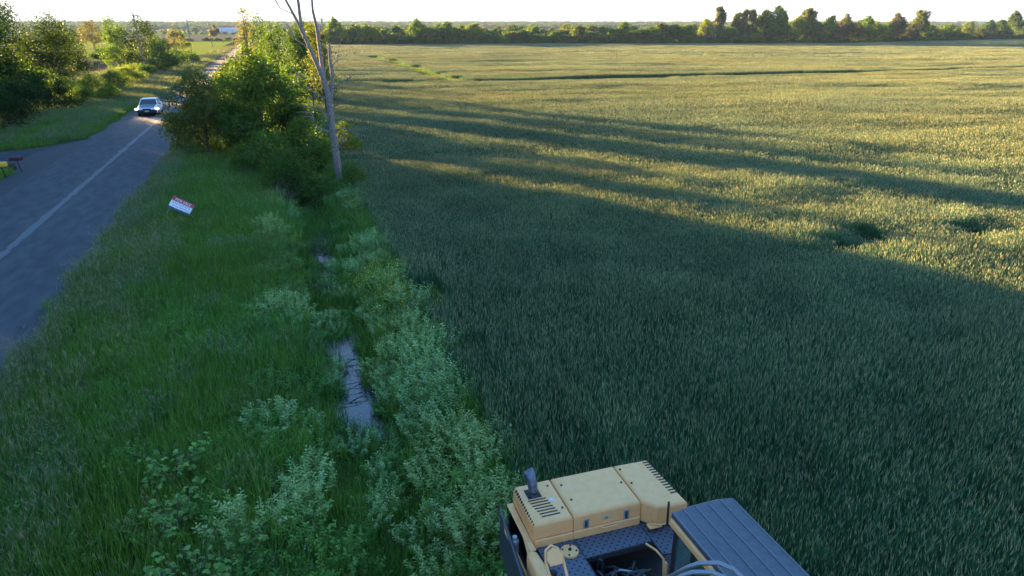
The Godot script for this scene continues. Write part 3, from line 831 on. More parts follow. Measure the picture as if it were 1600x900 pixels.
# ------------------------------------------------------------------ small roadside things
func roadside() -> void:
	var b: Buf
	# leaning real-estate board
	var t := thing("sale_sign", "tilted red and white for-sale board sunk in the verge grass", "sign", rs(2.45, 17.0, height(2.45)), 0.0)
	var face := t
	t.transform = Transform3D(Basis(Vector3.UP, 0.42) * Basis(Vector3.RIGHT, -0.5) * Basis(Vector3.BACK, -0.58) * Basis.from_scale(Vector3.ONE * 0.86), rs(2.5, 16.4, height(2.5) + 0.78))
	b = Buf.new(); b.box(Vector3.ZERO, Vector3(1.12, 0.66, 0.03), 0.006); part(b, "board", M.sign_white, face)
	b = Buf.new(); b.box(Vector3(0, 0.22, 0.0165), Vector3(1.12, 0.22, 0.004)); part(b, "red_band", M.sign_red, face)
	b = Buf.new(); b.box(Vector3(0, -0.285, 0.0165), Vector3(1.12, 0.09, 0.004)); part(b, "blue_band", M.sign_blue, face)
	var tm := TextMesh.new()
	var sf := SystemFont.new()
	sf.font_names = PackedStringArray(["Droid Sans"])
	sf.font_weight = 800
	tm.font = sf
	tm.text = "FOR SALE"
	tm.font_size = 64
	tm.pixel_size = 0.0029
	tm.depth = 0.006
	var lo := part(tm, "lettering", M.sticker_white, face)
	lo.position = Vector3(0, 0.22, 0.022)
	var rg := RandomNumberGenerator.new(); rg.seed = 5
	for row in [[0.03, 0.12, 0.9], [-0.13, 0.07, 0.8]]:
		b = Buf.new()
		var x: float = -row[2] / 2
		while x < row[2] / 2:
			var w := rg.randf_range(0.05, 0.09)
			b.box(Vector3(x + 0.01, row[0], 0.0165), Vector3(0.02, row[1], 0.004))
			b.box(Vector3(x + w * 0.45, row[0] + row[1] * (0.4 if rg.randf() < 0.5 else -0.4), 0.0165), Vector3(w * 0.6, 0.022, 0.003))
			x += w + 0.03
		part(b, "faded_print", M.sign_blue, face)
	for sx in [-0.45, 0.45]:
		b = Buf.new(); b.box(Vector3(sx, -0.35, -0.035), Vector3(0.05, 1.2, 0.04), 0.005); part(b, "stake", M.post, face)
	# two letter boxes at the driveway
	var lb := [["newspaper_box", "yellow newspaper tube on a thin dark leaning post by the driveway", -8.58, 30.1, M.box_yellow, 0.62], ["letter_box", "dark red letter box just behind the yellow newspaper tube", -8.3, 32.0, M.box_red, 0.75]]
	for a in lb:
		t = thing(a[0], a[1], "mailbox", rs(a[2], a[3], height(a[2])), TURN)
		b = Buf.new(); b.tube([Vector3(0.16, -0.2, 0.05), Vector3(-0.02, 0.72, 0)], [0.03], 6); part(b, "post", M.black, t)
		b = Buf.new()
		var prof := []
		for k in 9:
			var an := PI * k / 8.0
			prof.append(Vector2(cos(an) * 0.13, 0.14 + sin(an) * 0.13))
		prof.append(Vector2(-0.13, 0.0)); prof.append(Vector2(0.13, 0.0))
		b.slab(prof, -0.4, 0.3, 0.015, 1, Transform3D(Basis(Vector3(0, 0, 1), Vector3(1, 0, 0), Vector3(0, 1, 0)), Vector3(0, 0.70, 0)))
		var bx := part(b, "box", a[4], t)
		b = Buf.new(); b.box(Vector3(0.312, 0.83, 0), Vector3(0.02, 0.2, 0.2), 0.006); part(b, "door", a[4], bx)
	# utility poles and wires
	var spots := [[-17.4, 49.0, 11.5, "the nearest"], [-17.4, 146.6, 11.2, ""], [-17.5, 247.0, 11.0, ""], [-17.5, 345.0, 11.0, ""], [-17.5, 440.0, 11.0, ""]]
	var lab := ["weathered wooden utility pole by the left trees outside the driveway", "tall leaning grey utility pole in front of the bushy trees left of the car", "thin grey utility pole standing before the bright yellow field", "small far utility pole right of the yellow field's near pole", "farthest tiny utility pole beside the distant road"]
	var tops := []
	for k in spots.size():
		var a: Array = spots[k]
		var p := rs(a[0], a[1])
		t = thing("utility_pole", lab[k], "utility pole", p, TURN, "utility poles along the road")
		var lean := Vector3(-0.45 if k == 1 else 0.0, a[2], 0.0)
		b = Buf.new(); b.tube([Vector3(0, -0.5, 0), lean * 0.5, lean], [0.19, 0.16, 0.12], 9); part(b, "pole", M.pole, t)
		b = Buf.new(); b.box(lean + Vector3(0, -0.5, 0.13), Vector3(1.6, 0.12, 0.1), 0.01); part(b, "crossarm", M.pole, t)
		for x in [-0.7, 0.0, 0.7]:
			b = Buf.new(); b.lathe([Vector2(0.03, 0), Vector2(0.06, 0.05), Vector2(0.05, 0.12), Vector2(0, 0.14)], 8, Transform3D(Basis.IDENTITY, lean + Vector3(x, -0.44 if x != 0 else 0.0, 0.13 if x != 0 else 0.0))); part(b, "insulator", M.steel, t)
		tops.append([p + Basis(Vector3.UP, TURN) * (lean + Vector3(0.7, -0.32, 0.13)), p + Basis(Vector3.UP, TURN) * (lean * 0.72)])
	for k in tops.size() - 1:
		for j in 2:
			b = Buf.new()
			var path := []
			for q in 17:
				var f := q / 16.0
				path.append((tops[k][j] as Vector3).lerp(tops[k + 1][j], f) - Vector3.UP * 4 * f * (1 - f) * (1.8 if j == 0 else 2.6))
			b.tube(path, [0.022], 5)
			var wr := part(b, "power_line", M.wire, self)
			tag(wr, ["upper sagging wire", "lower sagging wire"][j] + " strung between " + ["the left-hand trees and the leaning pole", "the leaning pole and the pole before the yellow field", "the yellow field's near pole and the small far pole", "the last two far poles"][k], "wire", "wires between the utility poles")
	# dead branches lying over the ditch water
	rg.seed = 31
	for k in 4:
		b = Buf.new()
		var c := rs(8.35 + rg.randf_range(-0.25, 0.25), 1.2 - k * 0.85, -0.66)
		for j in 3:
			var d := Vector3(rg.randfn(), rg.randf_range(0.0, 0.35), rg.randfn()).normalized()
			var c2 := c + Vector3(rg.randfn() * 0.2, 0, rg.randfn() * 0.2)
			b.tube([c2 - d * 0.45, c2 + d * 0.1 + Vector3(0, 0.05, 0), c2 + d * 0.5], [0.013, 0.01, 0.004], 5)
		var br := part(b, "fallen_branch", M.twig, self)
		tag(br, ["dark dead branch across the upper end of the open ditch water", "dark forked dead branch over the middle of the ditch water", "thin dark dead branch over the lower half of the ditch water", "dead branch at the lower tip of the open ditch water"][k], "branch", "dead branches in the ditch")
	# bare twiggy shrubs by the ditch
	for a in [[8.0, 12.3, 1.3, "leafless purplish brush overhanging the ditch above the small blue puddle"], [7.9, 7.2, 1.0, "leafless brownish brush beside the ditch below the small puddle"], [7.0, 20.0, 1.8, "dark leafless brush at the foot of the shrubs left of the dead tree"]]:
		b = Buf.new()
		for j in 46:
			var st := Vector3(rg.randfn() * 0.3, 0, rg.randfn() * 0.35)
			var e := st + Vector3(rg.randfn() * 0.45, a[2] * rg.randf_range(0.4, 0.9), rg.randfn() * 0.45)
			b.tube([st - Vector3(0, 0.1, 0), st.lerp(e, 0.55) + Vector3(rg.randfn(), 0, rg.randfn()) * 0.07, e], [0.014, 0.009, 0.004], 4, Color.WHITE, false)
		var o := part(b, "bare_brush", M.twig, self)
		o.position = rs(a[0], a[1], height(a[0]))
		tag(o, a[3], "shrub", "leafless brush by the ditch")

# ------------------------------------------------------------------ materials
func make_materials() -> void:
	var m: StandardMaterial3D
	var W := Color.WHITE
	vmat("leaf", 0.55, Color(0.95, 1.0, 0.3))
	vmat("crop", 0.6, Color(1.0, 0.92, 0.55))
	vmat("herb", 0.6, Color(0.6, 0.65, 0.3))
	m = mat("bark", Color(0.09, 0.075, 0.06), 0.9)
	textured(m, noise_tex(256, 0.03, 4, [[0.0, Color(0.035, 0.03, 0.025)], [0.5, Color(0.085, 0.07, 0.055)], [1.0, Color(0.15, 0.13, 0.105)]], 3), 1.5)
	m = mat("dead_bark", Color(0.2, 0.18, 0.16), 0.9)
	textured(m, noise_tex(512, 0.035, 5, [[0.0, Color(0.05, 0.044, 0.04)], [0.42, Color(0.14, 0.127, 0.118)], [0.6, Color(0.26, 0.243, 0.23)], [1.0, Color(0.42, 0.40, 0.38)]], 4), 1.0)
	m.uv1_scale = Vector3(1.6, 0.28, 1.6)
	bump(m, m.albedo_texture, 3.0)
	# ground under the plants
	m = mat("soil", Color(0.06, 0.05, 0.03), 0.95)
	textured(m, noise_tex(512, 0.02, 5, [[0.0, Color(0.022, 0.028, 0.012)], [0.45, Color(0.040, 0.052, 0.018)], [0.7, Color(0.07, 0.065, 0.032)], [1.0, Color(0.10, 0.085, 0.05)]], 8), 0.35)
	# worn asphalt: fine stone over broad patches
	m = mat("asphalt", Color(0.08, 0.08, 0.08), 0.85)
	textured(m, noise_tex(512, 0.012, 4, [[0.0, Color(0.062, 0.065, 0.071)], [0.45, Color(0.082, 0.085, 0.092)], [1.0, Color(0.108, 0.110, 0.115)]], 12), 0.11, false)
	m.uv1_scale = Vector3(0.24, 0.24, 0.09)
	var grit := noise_tex(512, 0.22, 2, [[0.0, Color(0.30, 0.30, 0.30)], [0.45, Color(0.78, 0.78, 0.78)], [1.0, Color(1, 1, 1)]], 13)
	detail(m, grit, 0.5)
	bump(m, grit, 0.5)
	m = mat("new_asphalt", Color(0.05, 0.05, 0.05), 0.85)
	textured(m, noise_tex(256, 0.03, 4, [[0.0, Color(0.026, 0.027, 0.03)], [1.0, Color(0.046, 0.047, 0.05)]], 14), 0.2)
	detail(m, grit, 1.4)
	mat("crack", Color(0.03, 0.03, 0.033), 0.9)
	m = mat("drive", Color(0.06, 0.06, 0.06), 0.9)
	textured(m, noise_tex(256, 0.03, 4, [[0.0, Color(0.055, 0.055, 0.06)], [1.0, Color(0.10, 0.10, 0.10)]], 15), 0.2)
	m = mat("gravel", Color(0.15, 0.13, 0.11), 0.95)
	textured(m, noise_tex(256, 0.12, 3, [[0.0, Color(0.05, 0.045, 0.04)], [0.5, Color(0.12, 0.105, 0.09)], [1.0, Color(0.24, 0.21, 0.18)]], 16), 0.9)
	# worn paint: mostly bare stone
	m = mat("line_paint", Color(0.2, 0.2, 0.2), 0.8)
	textured(m, noise_tex(512, 0.05, 4, [[0.0, Color(0.085, 0.088, 0.095)], [0.4, Color(0.10, 0.103, 0.11)], [0.62, Color(0.098, 0.101, 0.106)], [1.0, Color(0.13, 0.132, 0.135)]], 17), 0.6)
	m = mat("water", Color(0.02, 0.022, 0.02), 0.06)
	m.metallic_specular = 0.75
	var rip := noise_tex(256, 0.03, 3, [[0.0, Color.BLACK], [1.0, W]], 18)
	m.uv1_triplanar = true; m.uv1_world_triplanar = true; m.uv1_scale = Vector3.ONE * 0.7
	bump(m, rip, 0.6)
	m = mat("yellow_field", Color(0.3, 0.3, 0.05), 0.9)
	textured(m, noise_tex(256, 0.02, 4, [[0.0, Color(0.16, 0.20, 0.03)], [1.0, Color(0.26, 0.28, 0.05)]], 21), 0.02)
	m = mat("tan_field", Color(0.25, 0.22, 0.12), 0.9)
	textured(m, noise_tex(256, 0.02, 4, [[0.0, Color(0.09, 0.09, 0.055)], [1.0, Color(0.16, 0.145, 0.09)]], 22), 0.02)
	m = mat("green_field", Color(0.1, 0.14, 0.05), 0.9)
	textured(m, noise_tex(256, 0.02, 4, [[0.0, Color(0.09, 0.13, 0.05)], [1.0, Color(0.17, 0.19, 0.08)]], 23), 0.015)
	m = mat("shade_painted_soil", Color(0.03, 0.03, 0.03), 0.95)
	textured(m, noise_tex(256, 0.03, 4, [[0.0, Color(0.028, 0.026, 0.026)], [1.0, Color(0.055, 0.05, 0.048)]], 24), 0.05)  # soil tone darkened to carry the shade lying on this field
	for nm in ["soil", "yellow_field", "tan_field", "green_field", "shade_painted_soil", "gravel", "drive"]: M[nm].metallic_specular = 0.0
	M.asphalt.metallic_specular = 0.3
	mat("hill_ground", Color(0.05, 0.06, 0.04), 0.95)
	# machine
	m = mat("cream", Color(0.7, 0.5, 0.25), 0.5)
	textured(m, noise_tex(512, 0.014, 5, [[0.0, Color(0.80, 0.415, 0.16)], [0.4, Color(0.83, 0.44, 0.178)], [0.75, Color(0.85, 0.465, 0.205)], [1.0, Color(0.83, 0.465, 0.23)]], 31), 0.7, false)
	m.metallic_specular = 0.4
	detail(m, noise_tex(512, 0.09, 4, [[0.0, Color(0.45, 0.40, 0.35)], [0.30, Color(0.84, 0.82, 0.78)], [0.42, Color(0.98, 0.97, 0.96)], [1.0, W]], 32), 1.3)
	m.uv2_world_triplanar = false
	mat("latch", Color(0.05, 0.06, 0.09), 0.4, 0.3)
	mat("iron", Color(0.035, 0.038, 0.045), 0.55, 0.3)
	mat("black", Color(0.012, 0.012, 0.014), 0.7)
	mat("rubber", Color(0.018, 0.018, 0.02), 0.8)
	mat("rubber_edge", Color(0.04, 0.045, 0.06), 0.45)
	mat("hose", Color(0.03, 0.031, 0.036), 0.4)
	mat("steel", Color(0.28, 0.29, 0.31), 0.4, 0.8)
	mat("pipe", Color(0.20, 0.23, 0.26), 0.32, 0.5)
	m = mat("worn", Color(0.4, 0.33, 0.24), 0.7)
	textured(m, noise_tex(128, 0.06, 4, [[0.0, Color(0.08, 0.10, 0.14)], [0.5, Color(0.22, 0.23, 0.25)], [0.75, Color(0.45, 0.37, 0.27)], [1.0, Color(0.66, 0.46, 0.22)]], 34), 5.0, false)
	m = mat("exhaust", Color(0.12, 0.15, 0.2), 0.4, 0.3)
	textured(m, noise_tex(256, 0.02, 4, [[0.0, Color(0.045, 0.055, 0.075)], [0.6, Color(0.10, 0.125, 0.17)], [1.0, Color(0.20, 0.23, 0.28)]], 35), 2.0, false)
	m = mat("roof_blue", Color(0.1, 0.13, 0.2), 0.42)
	textured(m, noise_tex(512, 0.02, 5, [[0.0, Color(0.052, 0.060, 0.075)], [0.6, Color(0.066, 0.076, 0.094)], [1.0, Color(0.085, 0.095, 0.113)]], 36), 0.9, false)
	mat("roof_rib", Color(0.13, 0.155, 0.20), 0.4)
	mat("pillar", Color(0.02, 0.021, 0.024), 0.5)
	mat("seat", Color(0.05, 0.055, 0.06), 0.9)
	mat("bottle", Color(0.5, 0.55, 0.6), 0.4)
	mat("decal", Color(0.55, 0.42, 0.22), 0.5)
	mat("decal_blue", Color(0.12, 0.2, 0.33), 0.5)
	mat("sticker_white", Color(0.55, 0.55, 0.55), 0.6)
	m = mat("cab_glass", Color(0.10, 0.2, 0.19), 0.05)
	m.transparency = BaseMaterial3D.TRANSPARENCY_ALPHA
	m.albedo_color.a = 0.45
	m = mat("glass_pale", Color(0.5, 0.5, 0.5), 0.15)
	# perforated sheet: staggered holes
	var im := Image.create(64, 64, false, Image.FORMAT_RGB8)
	for y in 64:
		for x in 64:
			var d := 99.0
			for c in [Vector2(16, 16), Vector2(48, 48)]:
				d = minf(d, Vector2(x - c.x, (y - c.y)).length())
			var col := Color(0.008, 0.008, 0.01) if d < 9.5 else (Color(0.105, 0.12, 0.155) if d < 12.5 else Color(0.078, 0.094, 0.13))
			im.set_pixel(x, y, col.linear_to_srgb())
	m = mat("perforated", W, 0.5, 0.2)
	textured(m, ImageTexture.create_from_image(im), 9.0, false)
	# car, signs, posts
	m = mat("car_white", Color(0.72, 0.73, 0.74), 0.3); m.clearcoat_enabled = true; m.clearcoat = 0.6
	m = mat("car_hood", Color(0.035, 0.045, 0.07), 0.3)
	mat("car_black", Color(0.012, 0.012, 0.014), 0.5)
	mat("car_glass", Color(0.012, 0.016, 0.022), 0.06)
	m = mat("headlamp", Color(0.8, 0.8, 0.8), 0.2)
	m.emission_enabled = true; m.emission = Color(1.0, 0.97, 0.9); m.emission_energy_multiplier = 0.8
	mat("sign_white", Color(0.66, 0.68, 0.72), 0.45)
	mat("sign_red", Color(0.42, 0.03, 0.06), 0.45)
	mat("sign_blue", Color(0.03, 0.05, 0.16), 0.45)
	m = mat("post", Color(0.2, 0.17, 0.13), 0.9)
	mat("box_yellow", Color(0.72, 0.42, 0.04), 0.5)
	mat("box_red", Color(0.06, 0.015, 0.025), 0.5)
	m = mat("pole", Color(0.2, 0.18, 0.16), 0.9)
	textured(m, noise_tex(256, 0.03, 4, [[0.0, Color(0.11, 0.10, 0.09)], [1.0, Color(0.24, 0.22, 0.20)]], 41), 1.0)
	m.uv1_scale = Vector3(2.0, 0.2, 2.0)
	mat("wire", Color(0.12, 0.12, 0.13), 0.6)
	mat("twig", Color(0.075, 0.055, 0.055), 0.9)
	mat("wall_grey", Color(0.36, 0.33, 0.31), 0.9)
	mat("wall_white", Color(0.6, 0.6, 0.6), 0.9)
	mat("roof_grey", Color(0.16, 0.15, 0.15), 0.8)
	mat("roof_metal", Color(0.36, 0.40, 0.46), 0.6)
	mat("window_dark", Color(0.02, 0.022, 0.025), 0.15)

# ------------------------------------------------------------------ ground, road, water
func sheet(called: String, m: Material, r_list: Array, s_list: Array, lift: Callable, kind := true) -> MeshInstance3D:
	var b := Buf.new()
	for j in s_list.size() - 1:
		for k in r_list.size() - 1:
			var q := []
			for e in [[k, j], [k + 1, j], [k + 1, j + 1], [k, j + 1]]:
				q.append(rs(r_list[e[0]], s_list[e[1]], lift.call(r_list[e[0]], s_list[e[1]])))
			b.quad(q[0], q[3], q[2], q[1])
	var o := part(b, called, m, self)
	if kind: o.set_meta("kind", "structure")
	return o

func poly_sheet(called: String, m: Material, pts: Array, lift: float) -> MeshInstance3D:
	# outline in (r, s), cut into small triangles that follow the ground
	var b := Buf.new()
	var flat := PackedVector2Array(pts)
	var lo := Vector2(1e9, 1e9)
	var hi := -lo
	for p in flat:
		lo = lo.min(p); hi = hi.max(p)
	var rl := []
	for p in PROF: if p[0] > lo.x and p[0] < hi.x: rl.append(p[0])
	rl.append(lo.x); rl.append(hi.x); rl.sort()
	for k in rl.size() - 1:
		var cell := PackedVector2Array([Vector2(rl[k], lo.y - 1), Vector2(rl[k + 1], lo.y - 1), Vector2(rl[k + 1], hi.y + 1), Vector2(rl[k], hi.y + 1)])
		for pc in Geometry2D.intersect_polygons(flat, cell):
			var ix := Geometry2D.triangulate_polygon(pc)
			for i in range(0, ix.size(), 3):
				var w := []
				for j in 3:
					var p: Vector2 = pc[ix[i + j]]
					w.append(rs(p.x, p.y, height(p.x) + lift))
				b.tri_n(w[0], w[1], w[2], Vector3.UP, Vector3.UP, Vector3.UP)
	var o := part(b, called, m, self)
	o.set_meta("kind", "structure")
	return o

func far_rise(r: float, s: float) -> float:
	return height(r)

func setting() -> void:
	var rl := [-4500.0, -2500.0, -1200.0, -600.0, -300.0, -150.0, -80.0, -40.0, -24.0]
	for p in PROF: if absf(p[0]) < 100: rl.append(p[0])
	for r in [-8.0, 1.9, 4.7, 8.3, 9.9, 20.0, 40.0, 80.0, 160.0, 320.0, 640.0, 1200.0, 2500.0, 4500.0]: rl.append(r)
	rl.sort()
	var sl := [-400.0, -120.0, -60.0]
	var s := -40.0
	while s < 4500:
		sl.append(s)
		s += 8.0 if s < 120 else (40.0 if s < 600 else 400.0)
	sheet("ground", M.soil, rl, sl, func(r, _s): return height(r))
	# road: crown of 5 cm, ragged edges
	var b := Buf.new()
	var rg := RandomNumberGenerator.new(); rg.seed = 9
	var rows := []
	s = -45.0
	while s < 1500:
		var w1 := 0.0 if s > 200 else noise_a.get_noise_2d(s * 9.0, 3.0) * 0.16 + noise_a.get_noise_2d(s * 40.0, 7.0) * 0.07
		var w2 := 0.0 if s > 200 else noise_a.get_noise_2d(s * 9.0, 50.0) * 0.14
		rows.append([Vector3(-7.1 + w2, 0.272, -s), Vector3(-7.0 + w2, 0.296, -s), Vector3(-3.55, 0.345, -s), Vector3(-0.1 + w1, 0.296, -s), Vector3(0.02 + w1, 0.268, -s)])
		s += 0.5 if s < 80 else (4.0 if s < 300 else 100.0)
	for j in rows.size() - 1:
		for k in 4:
			b.quad(rows[j][k], rows[j + 1][k], rows[j + 1][k + 1], rows[j][k + 1])
	var rd := part(b, "road", M.asphalt, self)
	rd.set_meta("kind", "structure")
	rd.position = Vector3(P0.x, 0, P0.y)
	rd.rotation.y = TURN
	# worn centre stripe
	b = Buf.new()
	s = -20.0
	while s < 150:
		var e := 0.05 * noise_a.get_noise_2d(s * 12.0, 90.0)
		var e2 := 0.05 * noise_a.get_noise_2d((s + 0.6) * 12.0, 90.0)
		var w := 0.16 + 0.14 * noise_a.get_noise_2d(s * 15.0, 120.0)
		b.quad(rs(-3.58 - w + e, s, 0.3475), rs(-3.58 - w + e2, s + 0.6, 0.3475), rs(-3.58 + w + e2, s + 0.6, 0.3475), rs(-3.58 + w + e, s, 0.3475))
		s += 0.6
	part(b, "road_centre_line", M.line_paint, self).set_meta("kind", "structure")
	# ragged cracks: one along the right edge, others across and along the lanes
	for c in [[-0.42, -18.0, 46.0, 0.05], [-6.3, -10.0, 30.0, 0.03], [-1.9, 2.0, 24.0, 0.022], [-5.2, 14.0, 38.0, 0.022], [-2.6, 24.0, 52.0, 0.025]]:
		b = Buf.new()
		s = c[1]
		while s < c[2]:
			var pq := []
			for d in [0.0, 0.35]:
				var cr: float = c[0] + 0.22 * noise_a.get_noise_2d((s + d) * 14.0, c[0] * 77.0) + 0.08 * noise_b.get_noise_2d((s + d) * 90.0, c[0] * 31.0)
				var cw: float = c[3] * (0.6 + 0.5 * noise_a.get_noise_2d((s + d) * 40.0, 300.0))
				var cy := 0.296 + 0.049 * (1 - absf(cr + 3.55) / 3.45) + 0.0035
				pq.append(rs(cr - cw, s + d, cy)); pq.append(rs(cr + cw, s + d, cy))
			b.quad(pq[0], pq[2], pq[3], pq[1])
			s += 0.35
		part(b, "road_crack", M.crack, self).set_meta("kind", "structure")
	# gravel shoulders, driveway and its dark apron
	sheet("road_shoulder", M.gravel, [0.0, 0.35, 0.75], range(-45, 200, 5), func(r, _s): return height(r) + 0.006 - (0.03 if r > 0.6 else 0.0))
	sheet("road_shoulder", M.gravel, [-7.9, -7.4, -7.1], range(46, 220, 5), func(r, _s): return height(r) + 0.006 - (0.03 if r < -7.7 else 0.0))
	poly_sheet("driveway", M.drive, [Vector2(-7.0, 33.5), Vector2(-8.3, 34.2), Vector2(-10.4, 36.2), Vector2(-20, 34.5), Vector2(-60, 28), Vector2(-60, 33), Vector2(-20, 39.5), Vector2(-12.0, 41.9), Vector2(-8.6, 43.6), Vector2(-7.0, 46.0)], 0.012)
	poly_sheet("driveway_apron", M.new_asphalt, [Vector2(-6.98, 14.0), Vector2(-8.2, 16.0), Vector2(-8.5, 27.0), Vector2(-8.7, 33.0), Vector2(-9.6, 35.5), Vector2(-9.6, 40.0), Vector2(-8.4, 43.0), Vector2(-6.98, 45.5)], 0.018)
	# patches of dark repair on the road
	for a in [[-5.6, 41.5, 1.1, 1.4], [-4.9, 44.5, 0.7, 1.0], [-5.9, 38.6, 0.6, 0.8]]:
		var pts := []
		for k in 11:
			var an := TAU * k / 11
			var f := rg.randf_range(0.7, 1.1)
			pts.append(Vector2(a[0] + cos(an) * a[2] * f, a[1] + sin(an) * a[3] * f))
		b = Buf.new()
		var fl := PackedVector2Array(pts)
		var ix := Geometry2D.triangulate_polygon(fl)
		for i in range(0, ix.size(), 3):
			var w := []
			for j in 3:
				var p: Vector2 = fl[ix[i + j]]
				w.append(rs(p.x, p.y, 0.296 + 0.049 * (1 - absf(p.x + 3.55) / 3.45) + 0.004))
			b.tri_n(w[0], w[1], w[2], Vector3.UP, Vector3.UP, Vector3.UP)
		part(b, "road_patch", M.new_asphalt, self).set_meta("kind", "structure")
	sheet("ditch_water", M.water, [7.5, 8.35, 9.2], [-3.4, 3.2], func(_r, _s): return -0.70)
	sheet("ditch_water", M.water, [7.5, 8.4, 9.2], [9.0, 12.6], func(_r, _s): return -0.70)
	# fields to the left, far away
	sheet("yellow_field", M.yellow_field, [-260.0, -11.5], [228.0, 480.0], func(_r, _s): return 0.05)
	sheet("stubble_field", M.tan_field, [-420.0, -14.0], [500.0, 900.0], func(_r, _s): return 0.05)
	sheet("far_pasture", M.green_field, [-1500.0, -14.0], [930.0, 2400.0], func(_r, _s): return 0.05)
	sheet("shade_painted_field", M.shade_painted_soil, [-85.0, -25.0], [112.0, 196.0], func(_r, _s): return 0.04)  # dark sheet: the field's shade is painted into its soil colour
	sheet("hay_field", M.tan_field, [-160.0, -26.0], [200.0, 233.0], func(_r, _s): return 0.05)
	sheet("beyond_field", M.green_field, [-10.0, 900.0], [400.0, 700.0], func(_r, _s): return 0.05)
	# low hill far off
	b = Buf.new()
	var prof := [[1500.0, 0.0], [1900.0, 5.0], [2300.0, 12.0], [2800.0, 16.0], [4400.0, 14.0]]
	for k in prof.size() - 1:
		for j in range(-30, 30):
			b.quad(Vector3(j * 120.0, prof[k][1] + 0.1, -prof[k][0]), Vector3(j * 120.0, prof[k + 1][1] + 0.1, -prof[k + 1][0]), Vector3(j * 120.0 + 120, prof[k + 1][1] + 0.1, -prof[k + 1][0]), Vector3(j * 120.0 + 120, prof[k][1] + 0.1, -prof[k][0]))
	part(b, "hill", M.hill_ground, self).set_meta("kind", "structure")

# ------------------------------------------------------------------ crop and herbs
func field_end(r: float) -> float:
	if r < 36: return 342.0
	if r < 281: return lerpf(342, 289, (r - 36) / 245.0)
	return lerpf(289, 362, (r - 281) / 240.0)

func in_gap(r: float, s: float) -> bool:
	if absf(r - 35.6 - 1.2 * noise_a.get_noise_1d(s * 2.0)) < 2.1 and s > 94 and s < 194: return true
	var ls := 92.6 + 5.0 * exp(-(r - 12) / 20.0) + 1.2 * noise_a.get_noise_1d(r * 2.0)
	if absf(s - ls) < (2.2 if r < 36 else 4.2): return true
	if absf(s - 196.0) < 3.2 and r < 37: return true
	return false

